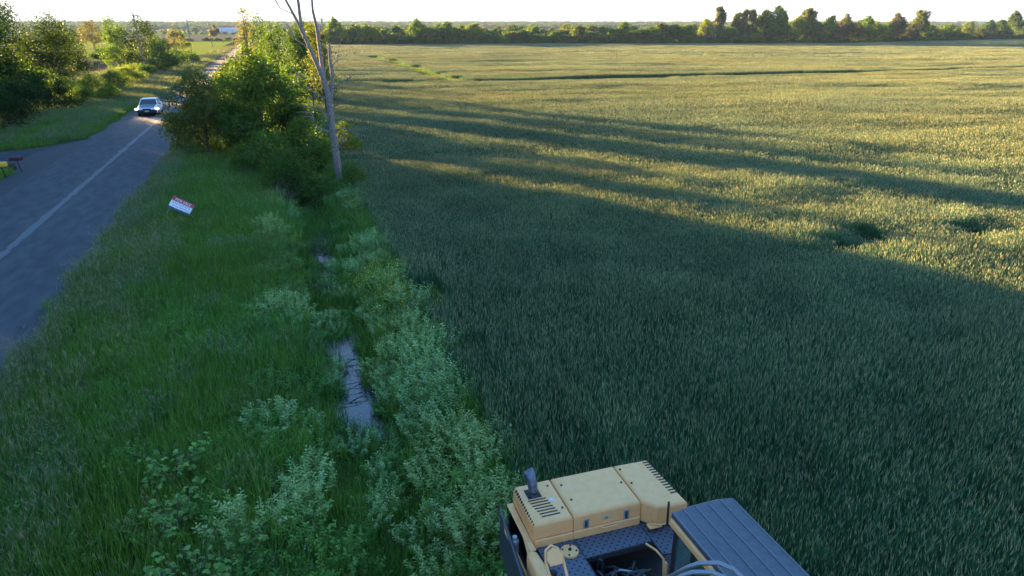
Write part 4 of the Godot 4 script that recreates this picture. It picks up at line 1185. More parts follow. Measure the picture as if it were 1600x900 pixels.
func wheat() -> void:
	var root := thing("wheat_crop", "dense blue-green wheat filling the whole field to the far tree line", "wheat")
	root.set_meta("kind", "stuff")
	var near := []
	var mid := []
	var far := []
	for k in 4: near.append(wheat_stand(100 + k, 1.0, 230, 1.0, 0))
	for k in 4: mid.append(wheat_stand(120 + k, 2.0, 380, 1.7, 1))
	for k in 4: far.append(wheat_stand(140 + k, 4.0, 520, 3.0, 2))
	var rg := RandomNumberGenerator.new(); rg.seed = 17
	var sets := {}
	for lod in 3:
		var st: float = [1.0, 2.0, 4.0][lod]
		var lim: Array = [[0.0, 46.0], [46.0, 215.0], [215.0, 900.0]][lod]
		var list: Array = [near, mid, far][lod]
		var r := 10.8 + st / 2
		while r < 560:
			var s := -40.0 + st / 2
			while s < 370:
				var rr := r
				var p := rs(rr, s)
				# tiles belong to the level of their 4 m block, so that levels meet without gaps
				var rb := 10.8 + floorf((r - 10.8) / 4.0) * 4.0 + 2.0
				var sb := -40.0 + floorf((s + 40.0) / 4.0) * 4.0 + 2.0
				var dist := rs(rb, sb).distance_to(CAM)
				if dist >= lim[0] and dist < lim[1] and s < field_end(r) and not in_gap(r, s) and in_frame(p + Vector3.UP * 0.4, 1.3):
					var edge := 10.8 + 0.5 * noise_b.get_noise_1d(s * 6.0)
					var skip := (r < edge + 0.3 and lod == 0) or (s < -7.6 and s > -15.0 and r < 13.0) or (s <= -15.0 and r < 12.0)
					var hole := false
					var hk := 1.0
					for h in [[28.3, 3.2, 1.0, 0.7], [29.9, 4.0, 0.9, 0.6], [27.2, 2.6, 1.2, 0.45], [35.2, 2.9, 1.2, 0.7], [46.0, 20.0, 1.6, 0.8]]:
						var d := Vector2((r - h[0]) / h[2], (s - h[1]) / h[3]).length()
						if d < 1.0: hole = true
						hk = minf(hk, lerpf(0.55, 1.0, clampf(d - 0.9, 0, 1)))
					if not skip and not (hole and lod == 0):
						var hn := 0.95 + 0.22 * noise_b.get_noise_2d(r * 1.2, s * 5.0) + 0.22 * noise_c.get_noise_2d(p.x * 1.0, p.z * 2.2)
						if lod > 0: hn += 0.32 * noise_b.get_noise_2d(p.x * 0.35 + 400, p.z * 2.2) * smoothstep(50, 120, dist)
						if lod == 0: hn += 0.16 * noise_b.get_noise_2d(r * 14.0, s * 14.0) + rg.randf_range(-0.05, 0.05)
						hn = clampf(hn, 0.6, 1.3) * hk
						var bs := Basis(Vector3.UP, TURN + (rg.randi() % 4) * PI / 2)
						if rg.randf() < 0.5: bs = bs * Basis.from_scale(Vector3(-1, 1, 1))
						var tl := Basis(Vector3(noise_c.get_noise_2d(p.x * 2, p.z * 2 + 90), 0, noise_c.get_noise_2d(p.x * 2 + 50, p.z * 2)).normalized(), 0.06 * rg.randf())
						var xf := Transform3D(tl * bs * Basis.from_scale(Vector3(1, hn, 1)), p + Vector3(rg.randf_range(-0.08, 0.08), height(r) - 0.02, rg.randf_range(-0.08, 0.08)) * st * 0.6)
						xf.origin.y = height(r) - 0.02
						var tn := 1.0 + 0.2 * noise_b.get_noise_2d(p.x * 0.8, p.z * 0.8) + 0.22 * noise_c.get_noise_2d(p.x * 5, p.z * 5) + rg.randf_range(-0.06, 0.06)
						var gn := noise_c.get_noise_2d(p.x * 0.7 + 200, p.z * 0.7)
						var key := lod * 10 + rg.randi() % 4
						if not sets.has(key): sets[key] = [list[key % 10], [], []]
						sets[key][1].append(xf)
						sets[key][2].append(Color(tn * (1 + 0.14 * gn), tn * (1 + 0.05 * gn), tn * (1 - 0.1 * gn)))
				s += st
			r += st
	for key in sets:
		many("wheat_stand", sets[key][0], M.crop, sets[key][1], sets[key][2], root).set_meta("kind", "stuff")

func scatter(called: String, label: String, category: String, meshes: Array, mt: Material, spots: Array) -> void:
	var root := thing(called, label, category)
	root.set_meta("kind", "stuff")
	var by := {}
	for sp in spots:
		var key: int = sp[2] % meshes.size()
		if not by.has(key): by[key] = [[], []]
		by[key][0].append(sp[0]); by[key][1].append(sp[1])
	for key in by:
		many(called + "_tuft", meshes[key], mt, by[key][0], by[key][1], root).set_meta("kind", "stuff")

func herbs() -> void:
	var rg := RandomNumberGenerator.new(); rg.seed = 23
	var G := [Color(0.105, 0.220, 0.030), Color(0.130, 0.260, 0.034), Color(0.080, 0.175, 0.032), Color(0.165, 0.270, 0.045)]
	var PALE := [Color(0.16, 0.23, 0.10), Color(0.13, 0.22, 0.075), Color(0.22, 0.24, 0.14)]
	var SILVER := [Color(0.27, 0.38, 0.13), Color(0.215, 0.33, 0.095), Color(0.33, 0.44, 0.18)]
	var RICH := [Color(0.120, 0.250, 0.050), Color(0.145, 0.285, 0.056), Color(0.090, 0.205, 0.045)]
	var green := []
	var pale := []
	var silver := []
	var rich := []
	for k in 4:
		green.append(grass_tuft(200 + k, 330, 0.55, 0.30, 0.78, 0.012, 0.45, G, 0.01))
		pale.append(grass_tuft(210 + k, 220, 0.55, 0.35, 0.85, 0.010, 0.5, PALE, 0.22))
		silver.append(weed_clump(220 + k, 52, 0.5, 0.55, 1.0, 28, 0.12, 0.40, SILVER))
		rich.append(weed_clump(230 + k, 44, 0.48, 0.4, 0.8, 22, 0.13, 0.44, RICH))
	var far_g := []
	for k in 3: far_g.append(grass_tuft(240 + k, 340, 1.5, 0.30, 0.7, 0.035, 0.5, PALE + [G[2], Color(0.2, 0.19, 0.11)], 0.1))
	var yellow := [weed_clump(250, 22, 0.42, 0.6, 1.0, 20, 0.07, 0.4, RICH, Color(0.72, 0.6, 0.03), 0.8), weed_clump(251, 18, 0.42, 0.6, 1.0, 20, 0.07, 0.4, RICH, Color(0.68, 0.56, 0.03), 0.6)]
	var white := [weed_clump(252, 12, 0.4, 0.5, 0.85, 16, 0.05, 0.6, RICH, Color(0.6, 0.62, 0.6), 0.6)]
	var L := {"g": [], "p": [], "s": [], "r": [], "f": [], "y": [], "w": []}
	var put := func(key: String, r: float, s: float, sc: float, hy: float, tint: Color):
		var p := rs(r, s, height(r) - 0.02)
		L[key].append([Transform3D(Basis(Vector3.UP, rg.randf() * TAU) * Basis.from_scale(Vector3(sc, sc * hy, sc)), p), tint, rg.randi()])
	# right-hand verge and both ditch banks, near
	var s := -22.0
	while s < 64:
		var r := 0.35
		while r < 11.6:
			var jr := r + rg.randf_range(-0.3, 0.3)
			var js := s + rg.randf_range(-0.3, 0.3)
			var p := rs(jr, js)
			if in_frame(p + Vector3.UP * 0.4, 1.25):
				var open_water := absf(jr - 8.3 - 0.12 * sin(js * 1.3)) < 0.5 and ((js > -2.6 and js < 2.6) or (js > 11.2 and js < 12.4) or (js > 9.4 and js < 9.9))
				var dig := jr > 9.9 and js > -14.6 and js < -8.0
				if not open_water and not dig:
					var n1 := noise_a.get_noise_2d(p.x * 5.0, p.z * 5.0)
					var n2 := noise_b.get_noise_2d(p.x * 7.0 + 70, p.z * 7.0)
					var k := 1.0 + 0.25 * n2
					var tint := Color(k * (1 + 0.2 * n1), k, k * (1 - 0.15 * n1))
					var bank := jr > 7.2 and jr < 9.5
					if jr > 9.0 and jr < 10.7 and js < 1.0 and rg.randf() < 0.66: put.call("s", jr, js, rg.randf_range(0.8, 1.15), rg.randf_range(0.85, 1.2), tint)
					if jr > 10.7:
						put.call("g", jr, js, 0.9, rg.randf_range(0.8, 1.2), tint)
					elif bank:
						put.call("g", jr, js, rg.randf_range(0.75, 1.0), rg.randf_range(0.7, 1.05), tint * Color(0.85, 0.9, 0.85))
						if rg.randf() < 0.55: put.call("r" if n2 < 0.1 else "s", jr, js, 0.85, 0.9, tint)
					else:
						var wd := smoothstep(5.3, 6.8, jr + 1.5 * n1) if jr < 8 else 0.85
						if js > 20: wd *= 0.6
						var edge := 1.0 - smoothstep(0.3, 1.6, jr + 0.8 * n2)
						put.call("g", jr, js, rg.randf_range(0.85, 1.15), rg.randf_range(0.75, 1.1) * (0.65 if jr < 0.8 else 1.0), tint)
						if rg.randf() < edge * 0.7 or (absf(jr - 1.9 - 0.8 * n1) < 0.55 and js < 14 and rg.randf() < 0.7): put.call("p", jr, js, rg.randf_range(0.8, 1.1), rg.randf_range(0.7, 1.1), tint)
						elif rg.randf() < 0.1: put.call("p", jr, js, 0.9, 0.9, tint)
						if rg.randf() < wd * 0.75: put.call("s" if n2 + rg.randf_range(-0.3, 0.3) > -0.02 else "r", jr, js, rg.randf_range(0.75, 1.2), rg.randf_range(0.8, 1.15), tint)
						elif rg.randf() < (0.42 if js < -2 else 0.22) + 0.4 * n2: put.call("r", jr, js, rg.randf_range(0.7, 1.05), rg.randf_range(0.75, 1.05), tint * Color(rg.randf_range(0.8, 1.15), rg.randf_range(0.85, 1.15), 0.9))
			r += 0.62
		s += 0.62
	# yellow flowering weeds at the field edge
	for k in 22: put.call("y", 10.0 + rg.randfn() * 0.35, 4.6 + rg.randfn() * 1.1, rg.randf_range(0.9, 1.2), 1.45, Color.WHITE)
	put.call("y", 7.4, 2.0, 0.6, 1.0, Color.WHITE)
	for k in 12: put.call("w", rg.randf_range(4.2, 6.8), rg.randf_range(-12.0, -7.0), rg.randf_range(0.6, 0.9), 0.9, Color.WHITE)
	# left-hand verge and everything farther along
	s = 10.0
	while s < 330:
		var st := 0.8 if s < 75 else 2.2
		var r := -24.0
		while r < 11.0:
			var jr := r + rg.randf_range(-0.4, 0.4) * st
			var js := s + rg.randf_range(-0.4, 0.4) * st
			var p := rs(jr, js)
			var road := jr > -7.75 and jr < 0.55
			var drive := (jr < -7 and jr > -9.6 and js > 12 and js < 46 and jr > -8.9) or (js > 33.0 + (jr + 10) * 0.16 and js < 42.6 + (jr + 12) * 0.33 and jr < -7) or (jr > -9.8 and jr < -7 and js > 33 and js < 44.5)
			if not road and not drive and not (js > 226 and jr < -11.0) and (s >= 64 or jr < 0) and in_frame(p + Vector3.UP * 0.4, 1.2):
				var n1 := noise_a.get_noise_2d(p.x * 3.0, p.z * 3.0)
				var k := 1.0 + 0.3 * n1
				if s < 75:
					put.call("g", jr, js, rg.randf_range(0.9, 1.2), rg.randf_range(0.35, 0.6) if js < 50 else rg.randf_range(0.6, 0.9), Color(k * 1.1, k * 1.1, k))
					if js > 44 and rg.randf() < 0.35: put.call("p", jr, js, 1.0, 0.9, Color.WHITE)
				else:
					put.call("f", jr, js, rg.randf_range(0.9, 1.2), rg.randf_range(0.8, 1.3), Color(k * 0.95, k * 0.85, k * 0.85))
			r += st
		s += st
	# grass in the drainage cuts of the field
	s = 86.0
	while s < 200:
		var r := 11.0
		while r < 150:
			if in_gap(r, s) and in_frame(rs(r, s), 1.1):
				put.call("f", r + rg.randf_range(-0.4, 0.4), s, 0.8, 0.55 if absf(r - 35.6) < 3 else 0.4, Color(1.35, 1.15, 0.5) if absf(r - 35.6) < 3 or (r > 36 and r < 52) else Color(0.9, 0.9, 0.8))
			r += 1.5
		s += 1.2
	scatter("verge_grass", "long green grass covering the road verge and ditch banks", "grass", green, M.herb, L.g)
	scatter("seeding_grass", "pale tan seeding grass along the right road edge", "grass", pale, M.herb, L.p)
	scatter("silver_weeds", "pale grey-green leafy weeds massed along both sides of the ditch", "weeds", silver, M.herb, L.s)
	scatter("leafy_weeds", "dark green leafy weeds among the verge grass", "weeds", rich, M.herb, L.r)
	scatter("distant_grass", "grass along the far roadsides and in the field drains", "grass", far_g, M.herb, L.f)
	scatter("yellow_wildflowers", "patch of yellow flowering weeds at the wheat's edge", "wildflowers", yellow, M.herb, L.y)
	scatter("white_wildflowers", "sparse white flowers in the grass near the bottom of the verge", "wildflowers", white, M.herb, L.w)
	# broad-leaved plants that stand out of the grass
	var vine := [[4.6, -6.6, "broad-leaved vine sprawling left of the open ditch water"], [5.0, -8.2, "broad-leaved vine clump below the open ditch water"], [3.2, -10.4, "big-leaved plant in the lower verge grass, nearest the viewer"], [2.3, -10.0, "big-leaved plant at the lower left of the verge"], [2.9, -8.7, "grey-stalked broad-leaved plant left of the verge middle"], [1.7, -11.2, "low broad-leaved plant at the bottom left corner of the verge"], [4.4, -5.0, "small broad-leaved vine in the grass above the two vine clumps"]]
	for k in vine.size():
		var a: Array = vine[k]
		var V := [Color(0.130, 0.250, 0.060), Color(0.175, 0.310, 0.070), Color(0.105, 0.215, 0.055)]
		var o := thing("broadleaf_plant", a[2], "plant", rs(a[0], a[1], height(a[0])), rg.randf() * TAU, "broad-leaved plants in the verge")
		var b := Buf.new()
		var vv := PackedVector3Array()
		var cc := PackedColorArray()
		for j in 12:
			var an := rg.randf() * TAU
			var e := Vector3(cos(an) * rg.randf_range(0.15, 0.75), rg.randf_range(0.6, 0.95), sin(an) * rg.randf_range(0.15, 0.75))
			b.tube([Vector3(e.x * 0.2, -0.05, e.z * 0.2), e * 0.6 + Vector3(0, 0.15, 0), e], [0.009, 0.007, 0.004], 4, Color.WHITE, false)
			for q in 10:
				var c := Vector3(e.x * 0.2, 0, e.z * 0.2).lerp(e, rg.randf_range(0.45, 1.05)) + Vector3(rg.randfn(), rg.randf() * 0.6 + 0.6, rg.randfn()) * 0.09
				var nn := Vector3(rg.randfn() * 0.45, 1, rg.randfn() * 0.45).normalized()
				var d := nn.cross(Vector3(rg.randfn(), 0, rg.randfn())).normalized()
				var sd := nn.cross(d)
				var l := rg.randf_range(0.045, 0.105)
				var col := jit(rg, V[rg.randi() % 3], 0.25)
				var ring := [c - d * l * 0.35, c - d * l * 0.55 + sd * l * 0.35, c + sd * l * 0.6 - nn * 0.02, c + d * l * 0.4 + sd * l * 0.38, c + d * l * 0.85 - nn * 0.03, c + d * l * 0.4 - sd * l * 0.38, c - sd * l * 0.6 - nn * 0.02, c - d * l * 0.55 - sd * l * 0.35]
				for z in 8:
					vv.append(c + nn * 0.012); vv.append(ring[z]); vv.append(ring[(z + 1) % 8])
					cc.append(col); cc.append(col); cc.append(col)
		part(b, "stem", M.twig, o)
		part(raw_mesh(vv, cc), "foliage", M.herb, o)

# ------------------------------------------------------------------ trees
func trees() -> void:
	# clump on the right-hand verge; x, z, height, width
	var C := [
		["olive_bush", "large olive-tinged bush overhanging the right road edge beside the car", -20.8, -47.6, 6.1, 6.4, "bush", "olive", 17000, 0.15],
		["leafy_tree", "broad mid-green leafy tree in the middle of the roadside clump", -16.7, -46.6, 7.6, 7.0, "bush", "mid", 22000, 0.17],
		["leafy_tree", "dark green tree filling the gap between olive bush and broad tree", -19.6, -50.8, 6.5, 5.0, "bush", "deep", 9000, 0.16],
		["leafy_tree", "green tree at the right shoulder of the roadside clump beside the dead tree", -17.4, -56.0, 7.0, 6.0, "bush", "mid", 12000, 0.17],
		["slender_tree", "thin sparse tree with a bare pale trunk beside the distant road strip", -28.9, -79.7, 10.6, 3.6, "tall", "grey", 2600, 0.18],
		["leafy_tree", "low dense green tree filling the lower right of the roadside clump", -14.6, -48.0, 5.4, 5.0, "bush", "deep", 10000, 0.16],
		["tall_tree", "tall dark tree rising behind the clump just left of the dead tree", -24.6, -76.6, 9.8, 6.6, "bush", "deep", 10000, 0.19],
		["tall_tree", "dark tree right behind the dead tree's forked trunk", -20.6, -73.7, 9.2, 6.4, "bush", "deep", 10000, 0.19],
		["tall_tree", "dark narrow tree showing right of the dead trunk at the skyline", -18.0, -69.0, 9.0, 4.0, "tall", "olive", 5000, 0.18],
		["tall_tree", "dark leafy tree behind the thin sparse tree by the road strip", -34.6, -101.0, 10.8, 6.6, "bush", "deep", 6000, 0.22],
		["tall_tree", "mid-green tree on the skyline left of the dead tree's upper stems", -29.6, -91.5, 10.6, 6.4, "bush", "mid", 6000, 0.22],
		["tall_tree", "dark tree low behind the dead tree's trunk beside the wheat", -23.6, -83.0, 10.0, 6.0, "bush", "deep", 6000, 0.22],
		["leafy_bush", "sunlit yellow-green bush below the distant road strip", -29.4, -74.0, 5.2, 5.2, "bush", "lime", 6000, 0.18],
		["leafy_bush", "pale olive bush on the verge behind the olive roadside bush", -29.6, -68.0, 4.4, 4.6, "bush", "tan", 5000, 0.17],
		["leafy_bush", "green bush between the clump and the dark tall trees", -23.0, -66.0, 6.3, 5.0, "bush", "mid", 6000, 0.18],
		["leafy_bush", "pale bush farther along the right verge past the car", -38.0, -96.0, 3.8, 5.0, "bush", "tan", 4000, 0.2],
		["leafy_bush", "yellowish bush at the verge end where the road reappears", -34.6, -93.0, 4.4, 4.6, "bush", "lime", 4000, 0.2],
		["shrub", "dark green shrub at the foot of the clump left of the dead tree", -12.6, -38.6, 2.9, 3.8, "bush", "deep", 8000, 0.12],
		["shrub", "dark shrub against the base of the dead tree", -10.9, -37.2, 2.2, 2.6, "bush", "deep", 4000, 0.12],
		["shrub", "low green shrub under the broad leafy tree", -15.2, -42.3, 2.9, 5.0, "bush", "mid", 9000, 0.12],
		["shrub", "green shrub right under the clump's right edge", -12.9, -44.6, 4.2, 4.4, "bush", "mid", 9000, 0.13],
		["shrub", "small green shrub right of the dead tree at the wheat's edge", -8.9, -38.3, 1.7, 2.0, "bush", "mid", 2500, 0.1],
		["shrub", "yellow-green shrub beside the wheat behind the dead tree", -11.6, -49.0, 2.6, 2.8, "bush", "lime", 3000, 0.12],
	]
	for k in C.size():
		var a: Array = C[k]
		tree(a[0], a[1], "", Vector3(a[2], ground_at(a[2], a[3]), a[3]), a[4], a[5], a[6], a[7], 400 + k * 7, a[8], a[9], "shrub" if a[0] in ["shrub", "leafy_bush", "olive_bush"] else "tree", 34, 0.2)
	# left of the road; base x, z, height, width
	var Lf := [
		["roadside_tree", "large shade-tinted dark tree at the left picture edge with sunlit upper leaves", -54.4, -77.6, 12.8, 9.0, "bush", "dark", 11000, 0.22],
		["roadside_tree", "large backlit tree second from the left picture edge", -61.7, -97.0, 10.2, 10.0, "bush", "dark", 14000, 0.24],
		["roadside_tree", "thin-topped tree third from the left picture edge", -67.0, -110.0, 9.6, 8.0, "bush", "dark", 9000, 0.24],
		["roadside_tree", "brownish tree on the far side of the shade-darkened ploughed field", -149.4, -262.0, 11.5, 11.0, "round", "tan", 2500, 0.5],
		["roadside_tree", "grey-green tree on the far side of the shade-darkened ploughed field", -160.0, -280.0, 10.5, 9.0, "round", "grey", 2200, 0.5],
		["roadside_tree", "dense tree just left of the leaning utility pole", -81.0, -150.0, 10.6, 8.0, "bush", "mid", 5500, 0.32],
		["roadside_tree", "dense tree just right of the leaning utility pole", -75.8, -151.0, 10.8, 10.0, "bush", "dark", 6500, 0.32],
		["roadside_tree", "small rounded tree right of the leaning pole's trees", -88.0, -181.0, 7.6, 6.5, "bush", "deep", 2800, 0.34],
		["roadside_tree", "airy small tree left of the yellow field's near pole", -100.6, -218.0, 8.4, 6.5, "round", "grey", 2200, 0.4],
		["roadside_tree", "small bright tree at the foot of the yellow field's near pole", -103.0, -229.0, 7.4, 6.0, "round", "lime", 2200, 0.4],
		["roadside_tree", "bushy tree below the small rounded tree near the leaning pole", -66.0, -138.0, 6.3, 7.0, "bush", "deep", 5000, 0.26],
		["roadside_bush", "dark bush between the leaning pole and the yellow field", -73.0, -158.0, 4.6, 6.6, "bush", "deep", 4000, 0.26],
		["roadside_bush", "green bush at the near corner of the yellow field", -79.5, -180.0, 3.2, 6.5, "bush", "mid", 3000, 0.28],
		["roadside_bush", "yellow-topped bush below the leaning utility pole", -60.8, -115.0, 3.1, 6.0, "bush", "lime", 4500, 0.2],
		["roadside_bush", "sunlit bush left of the road before the leaning pole's bush", -56.8, -103.0, 2.8, 5.4, "bush", "mid", 4500, 0.19],
		["roadside_bush", "green bush at the foot of the leaning utility pole", -65.4, -125.0, 2.4, 5.2, "bush", "mid", 3500, 0.2],
		["roadside_bush", "low dark bush right of the leaning pole's foot", -67.5, -133.0, 2.2, 5.4, "bush", "deep", 3000, 0.22],
		["roadside_bush", "bright sunlit bush in front of the shade-darkened ploughed field", -53.6, -91.5, 3.0, 5.6, "bush", "lime", 5000, 0.18],
		["roadside_bush", "sunlit bush under the second tree from the left", -54.6, -87.0, 3.0, 5.6, "bush", "lime", 5000, 0.18],
		["roadside_bush", "shade-tinted dark bush under the big left trees facing the road", -49.0, -77.0, 3.3, 5.6, "bush", "dark", 5000, 0.17],
		["roadside_bush", "shade-tinted dark bush at the left picture edge above the driveway", -47.5, -69.0, 3.8, 6.4, "bush", "dark", 5500, 0.17],
		["roadside_bush", "shade-tinted dark bush left of the driveway's far verge", -44.6, -62.6, 3.4, 5.6, "bush", "dark", 5000, 0.16],
		["roadside_bush", "low green bush right of the dark bushes opposite the car", -48.6, -80.5, 2.4, 4.4, "bush", "mid", 4000, 0.16],
		["roadside_bush", "small bush on the verge left of the car", -49.6, -88.0, 2.2, 3.6, "bush", "lime", 3000, 0.16],
		["roadside_bush", "grey-green bush beside the leaning pole's right foot", -72.0, -146.0, 2.8, 5.4, "bush", "grey", 3000, 0.24],
	]
	for k in Lf.size():
		var a: Array = Lf[k]
		tree(a[0], a[1], "", Vector3(a[2], ground_at(a[2], a[3]), a[3]), a[4], a[5], a[6], a[7], 700 + k * 7, a[8], a[9], "shrub" if a[0] == "roadside_bush" else "tree", 26, 0.28)
	# the belt left of the frame that shades the foreground
	var kinds := []
	for k in 3:
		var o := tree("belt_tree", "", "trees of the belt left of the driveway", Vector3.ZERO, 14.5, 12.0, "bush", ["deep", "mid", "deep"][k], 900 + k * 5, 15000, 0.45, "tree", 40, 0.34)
		o.set_meta("kind_name", "belt_tree")
		kinds.append(o)
	var bush := tree("belt_bush", "", "bushes under the tree belt", Vector3.ZERO, 5.0, 9.0, "bush", "deep", 930, 6000, 0.26, "shrub")
	bush.set_meta("kind_name", "belt_bush")
	var rg := RandomNumberGenerator.new(); rg.seed = 55
	var ord := ["first", "second", "third", "fourth", "fifth", "sixth", "seventh", "eighth", "ninth", "tenth", "eleventh", "twelfth", "thirteenth", "fourteenth", "fifteenth"]
	for k in 15:
		var r := -23.0 - (k % 2) * 7.0
		var s := minf(-14.0 + k * 6.3, 70.5)
		var lab := "tall dense tree in the belt beyond the left edge, %s from the camera's side" % ord[k]
		var p := rs(r, s)
		if k < 3:
			kinds[k].position = p
			tag(kinds[k], lab)
		else:
			copy_of(kinds[k % 3], p, rg.randf() * TAU, Vector3.ONE * rg.randf_range(0.95, 1.1), lab, "trees of the belt left of the driveway")
		var q := rs(-19.5, s + 3.5)
		if s + 3.5 > 29 and s + 3.5 < 44: q = rs(-30.0, s + 3.5)
		var lb := "dense low bush under the tree belt beyond the left edge, %s from the camera's side" % ord[k]
		if k == 0:
			bush.position = q
			tag(bush, lb)
		else:
			copy_of(bush, q, rg.randf() * TAU, Vector3.ONE * rg.randf_range(0.85, 1.15), lb, "bushes under the tree belt")
	# dead tree
	var t := thing("dead_tree", "tall leafless dead tree with pale split trunk leaning over the ditch at the wheat's edge", "tree", Vector3(-10.2, ground_at(-10.2, -40.4), -40.4))
	var b := Buf.new()
	b.tube([Vector3(0.12, -0.2, 0), Vector3(0.05, 0.3, 0), Vector3(0, 1.0, 0), Vector3(-0.04, 2.6, 0.05), Vector3(-0.1, 4.2, 0.05), Vector3(-0.2, 5.3, 0), Vector3(-0.28, 5.9, 0)], [0.26, 0.2, 0.17, 0.15, 0.145, 0.16, 0.14], 12)
	part(b, "trunk", M.dead_bark, t)
	rg.seed = 61
	for k in 13:
		var a0 := TAU * k / 13.0
		var y0 := rg.randf_range(-0.1, 1.6)
		var y1 := rg.randf_range(3.0, 5.6)
		var pts := []
		var rr := []
		for j in 8:
			var f := j / 7.0
			var y := lerpf(y0, y1, f)
			var rad := lerpf(0.20, 0.14, clampf(y / 4.0, 0, 1)) + (0.08 * (0.3 - y) if y < 0.3 else 0.0)
			var an := a0 + 0.35 * f + rg.randfn() * 0.05
			pts.append(Vector3(lerpf(0.05, -0.2, y / 5.3) + cos(an) * rad * 0.96, y, sin(an) * rad * 0.96))
			rr.append(0.04 * (1.0 - absf(f - 0.4) * 1.2) + 0.008)
		b = Buf.new()
		b.tube(pts, rr, 6)
		part(b, "bark_ridge", M.dead_bark, t)
	var stems := [
		[[Vector3(-0.22, 5.2, 0), Vector3(-0.42, 6.2, 0.1), Vector3(-0.72, 7.1, 0.15), Vector3(-1.10, 8.2, 0.2), Vector3(-1.5, 9.2, 0.3), Vector3(-2.0, 10.3, 0.35), Vector3(-2.6, 11.6, 0.4), Vector3(-2.9, 12.8, 0.5)], [0.135, 0.125, 0.115, 0.09, 0.075, 0.055, 0.035, 0.02]],
		[[Vector3(-1.15, 8.2, 0.2), Vector3(-1.32, 9.0, 0.05), Vector3(-1.38, 10.0, -0.1), Vector3(-1.5, 11.5, -0.2), Vector3(-1.45, 13.0, -0.3)], [0.1, 0.09, 0.08, 0.05, 0.02]],
		[[Vector3(-0.3, 5.6, -0.05), Vector3(-0.45, 6.6, -0.25), Vector3(-0.52, 7.6, -0.35), Vector3(-0.58, 8.7, -0.4), Vector3(-0.74, 9.6, -0.45), Vector3(-0.72, 10.6, -0.5), Vector3(-0.95, 12.4, -0.5), Vector3(-0.9, 13.8, -0.5)], [0.12, 0.11, 0.10, 0.09, 0.07, 0.05, 0.035, 0.02]],
		[[Vector3(-0.14, 4.7, 0), Vector3(0.0, 5.3, -0.15), Vector3(0.05, 6.2, -0.3), Vector3(0.0, 7.3, -0.35), Vector3(0.02, 7.9, -0.4)], [0.13, 0.11, 0.1, 0.08, 0.06]],
	]
	for a in stems:
		b = Buf.new(); b.tube(a[0], a[1], 10); part(b, "stem", M.dead_bark, t)
	rg.seed = 66
	for a in [[Vector3(-0.05, 3.0, 0), Vector3(-0.9, 3.4, 0.3), Vector3(-1.2, 4.3, 0.4), 0.06], [Vector3(-0.05, 3.1, 0), Vector3(0.5, 3.4, 0.3), Vector3(1.9, 2.9, 0.6), 0.045], [Vector3(-0.1, 4.4, 0), Vector3(0.3, 4.6, 0), Vector3(0.5, 5.0, 0.1), 0.035], [Vector3(0.0, 5.5, -0.1), Vector3(0.5, 5.8, -0.3), Vector3(1.1, 6.1, -0.3), 0.04], [Vector3(-0.5, 6.3, 0), Vector3(-1.2, 6.1, 0.4), Vector3(-1.7, 6.4, 0.5), 0.035], [Vector3(-0.9, 7.6, 0.2), Vector3(-1.5, 8.1, 0.5), Vector3(-1.9, 9.0, 0.6), 0.035], [Vector3(0.0, 6.6, -0.3), Vector3(0.4, 7.0, -0.3), Vector3(0.6, 7.9, -0.4), 0.03], [Vector3(-0.2, 5.0, 0), Vector3(-0.9, 5.1, -0.3), Vector3(-1.5, 5.6, -0.5), 0.035], [Vector3(-0.05, 2.0, 0.1), Vector3(0.3, 2.3, 0.3), Vector3(0.4, 2.8, 0.4), 0.05], [Vector3(-0.6, 7.8, -0.35), Vector3(-0.3, 8.6, -0.5), Vector3(-0.3, 9.5, -0.6), 0.03], [Vector3(-1.6, 9.4, 0.3), Vector3(-2.2, 9.7, 0.5), Vector3(-2.5, 10.3, 0.6), 0.03], [Vector3(-0.1, 4.0, 0), Vector3(-0.6, 4.3, 0.3), Vector3(-1.5, 4.6, 0.2), 0.03]]:
		b = Buf.new()
		b.tube([a[0], a[1], a[2]], [a[3], a[3] * 0.8, a[3] * 0.35], 6)
		for j in 7:
			var st: Vector3 = (a[1] as Vector3).lerp(a[2], rg.randf_range(-0.2, 0.9))
			var e := st + ((a[2] - a[0]) as Vector3).normalized() * rg.randf_range(0.2, 0.6) + Vector3(rg.randfn(), rg.randfn(), rg.randfn()) * 0.28
			b.tube([st, st.lerp(e, 0.5) + Vector3(0, 0.05, 0), e], [a[3] * 0.5, a[3] * 0.36, 0.009], 5, Color.WHITE, false)
		part(b, "branch", M.dead_bark, t)

func ordinal(n: int) -> String:
	var one := ["", "first", "second", "third", "fourth", "fifth", "sixth", "seventh", "eighth", "ninth", "tenth", "eleventh", "twelfth", "thirteenth", "fourteenth", "fifteenth", "sixteenth", "seventeenth", "eighteenth", "nineteenth"]
	var ten := ["", "", "twenty", "thirty", "forty", "fifty", "sixty", "seventy", "eighty", "ninety"]
	if n < 20: return one[n]
	if n % 10 == 0: return (ten[n / 10] as String).trim_suffix("y") + "ieth"
	return ten[n / 10] + "-" + one[n % 10]

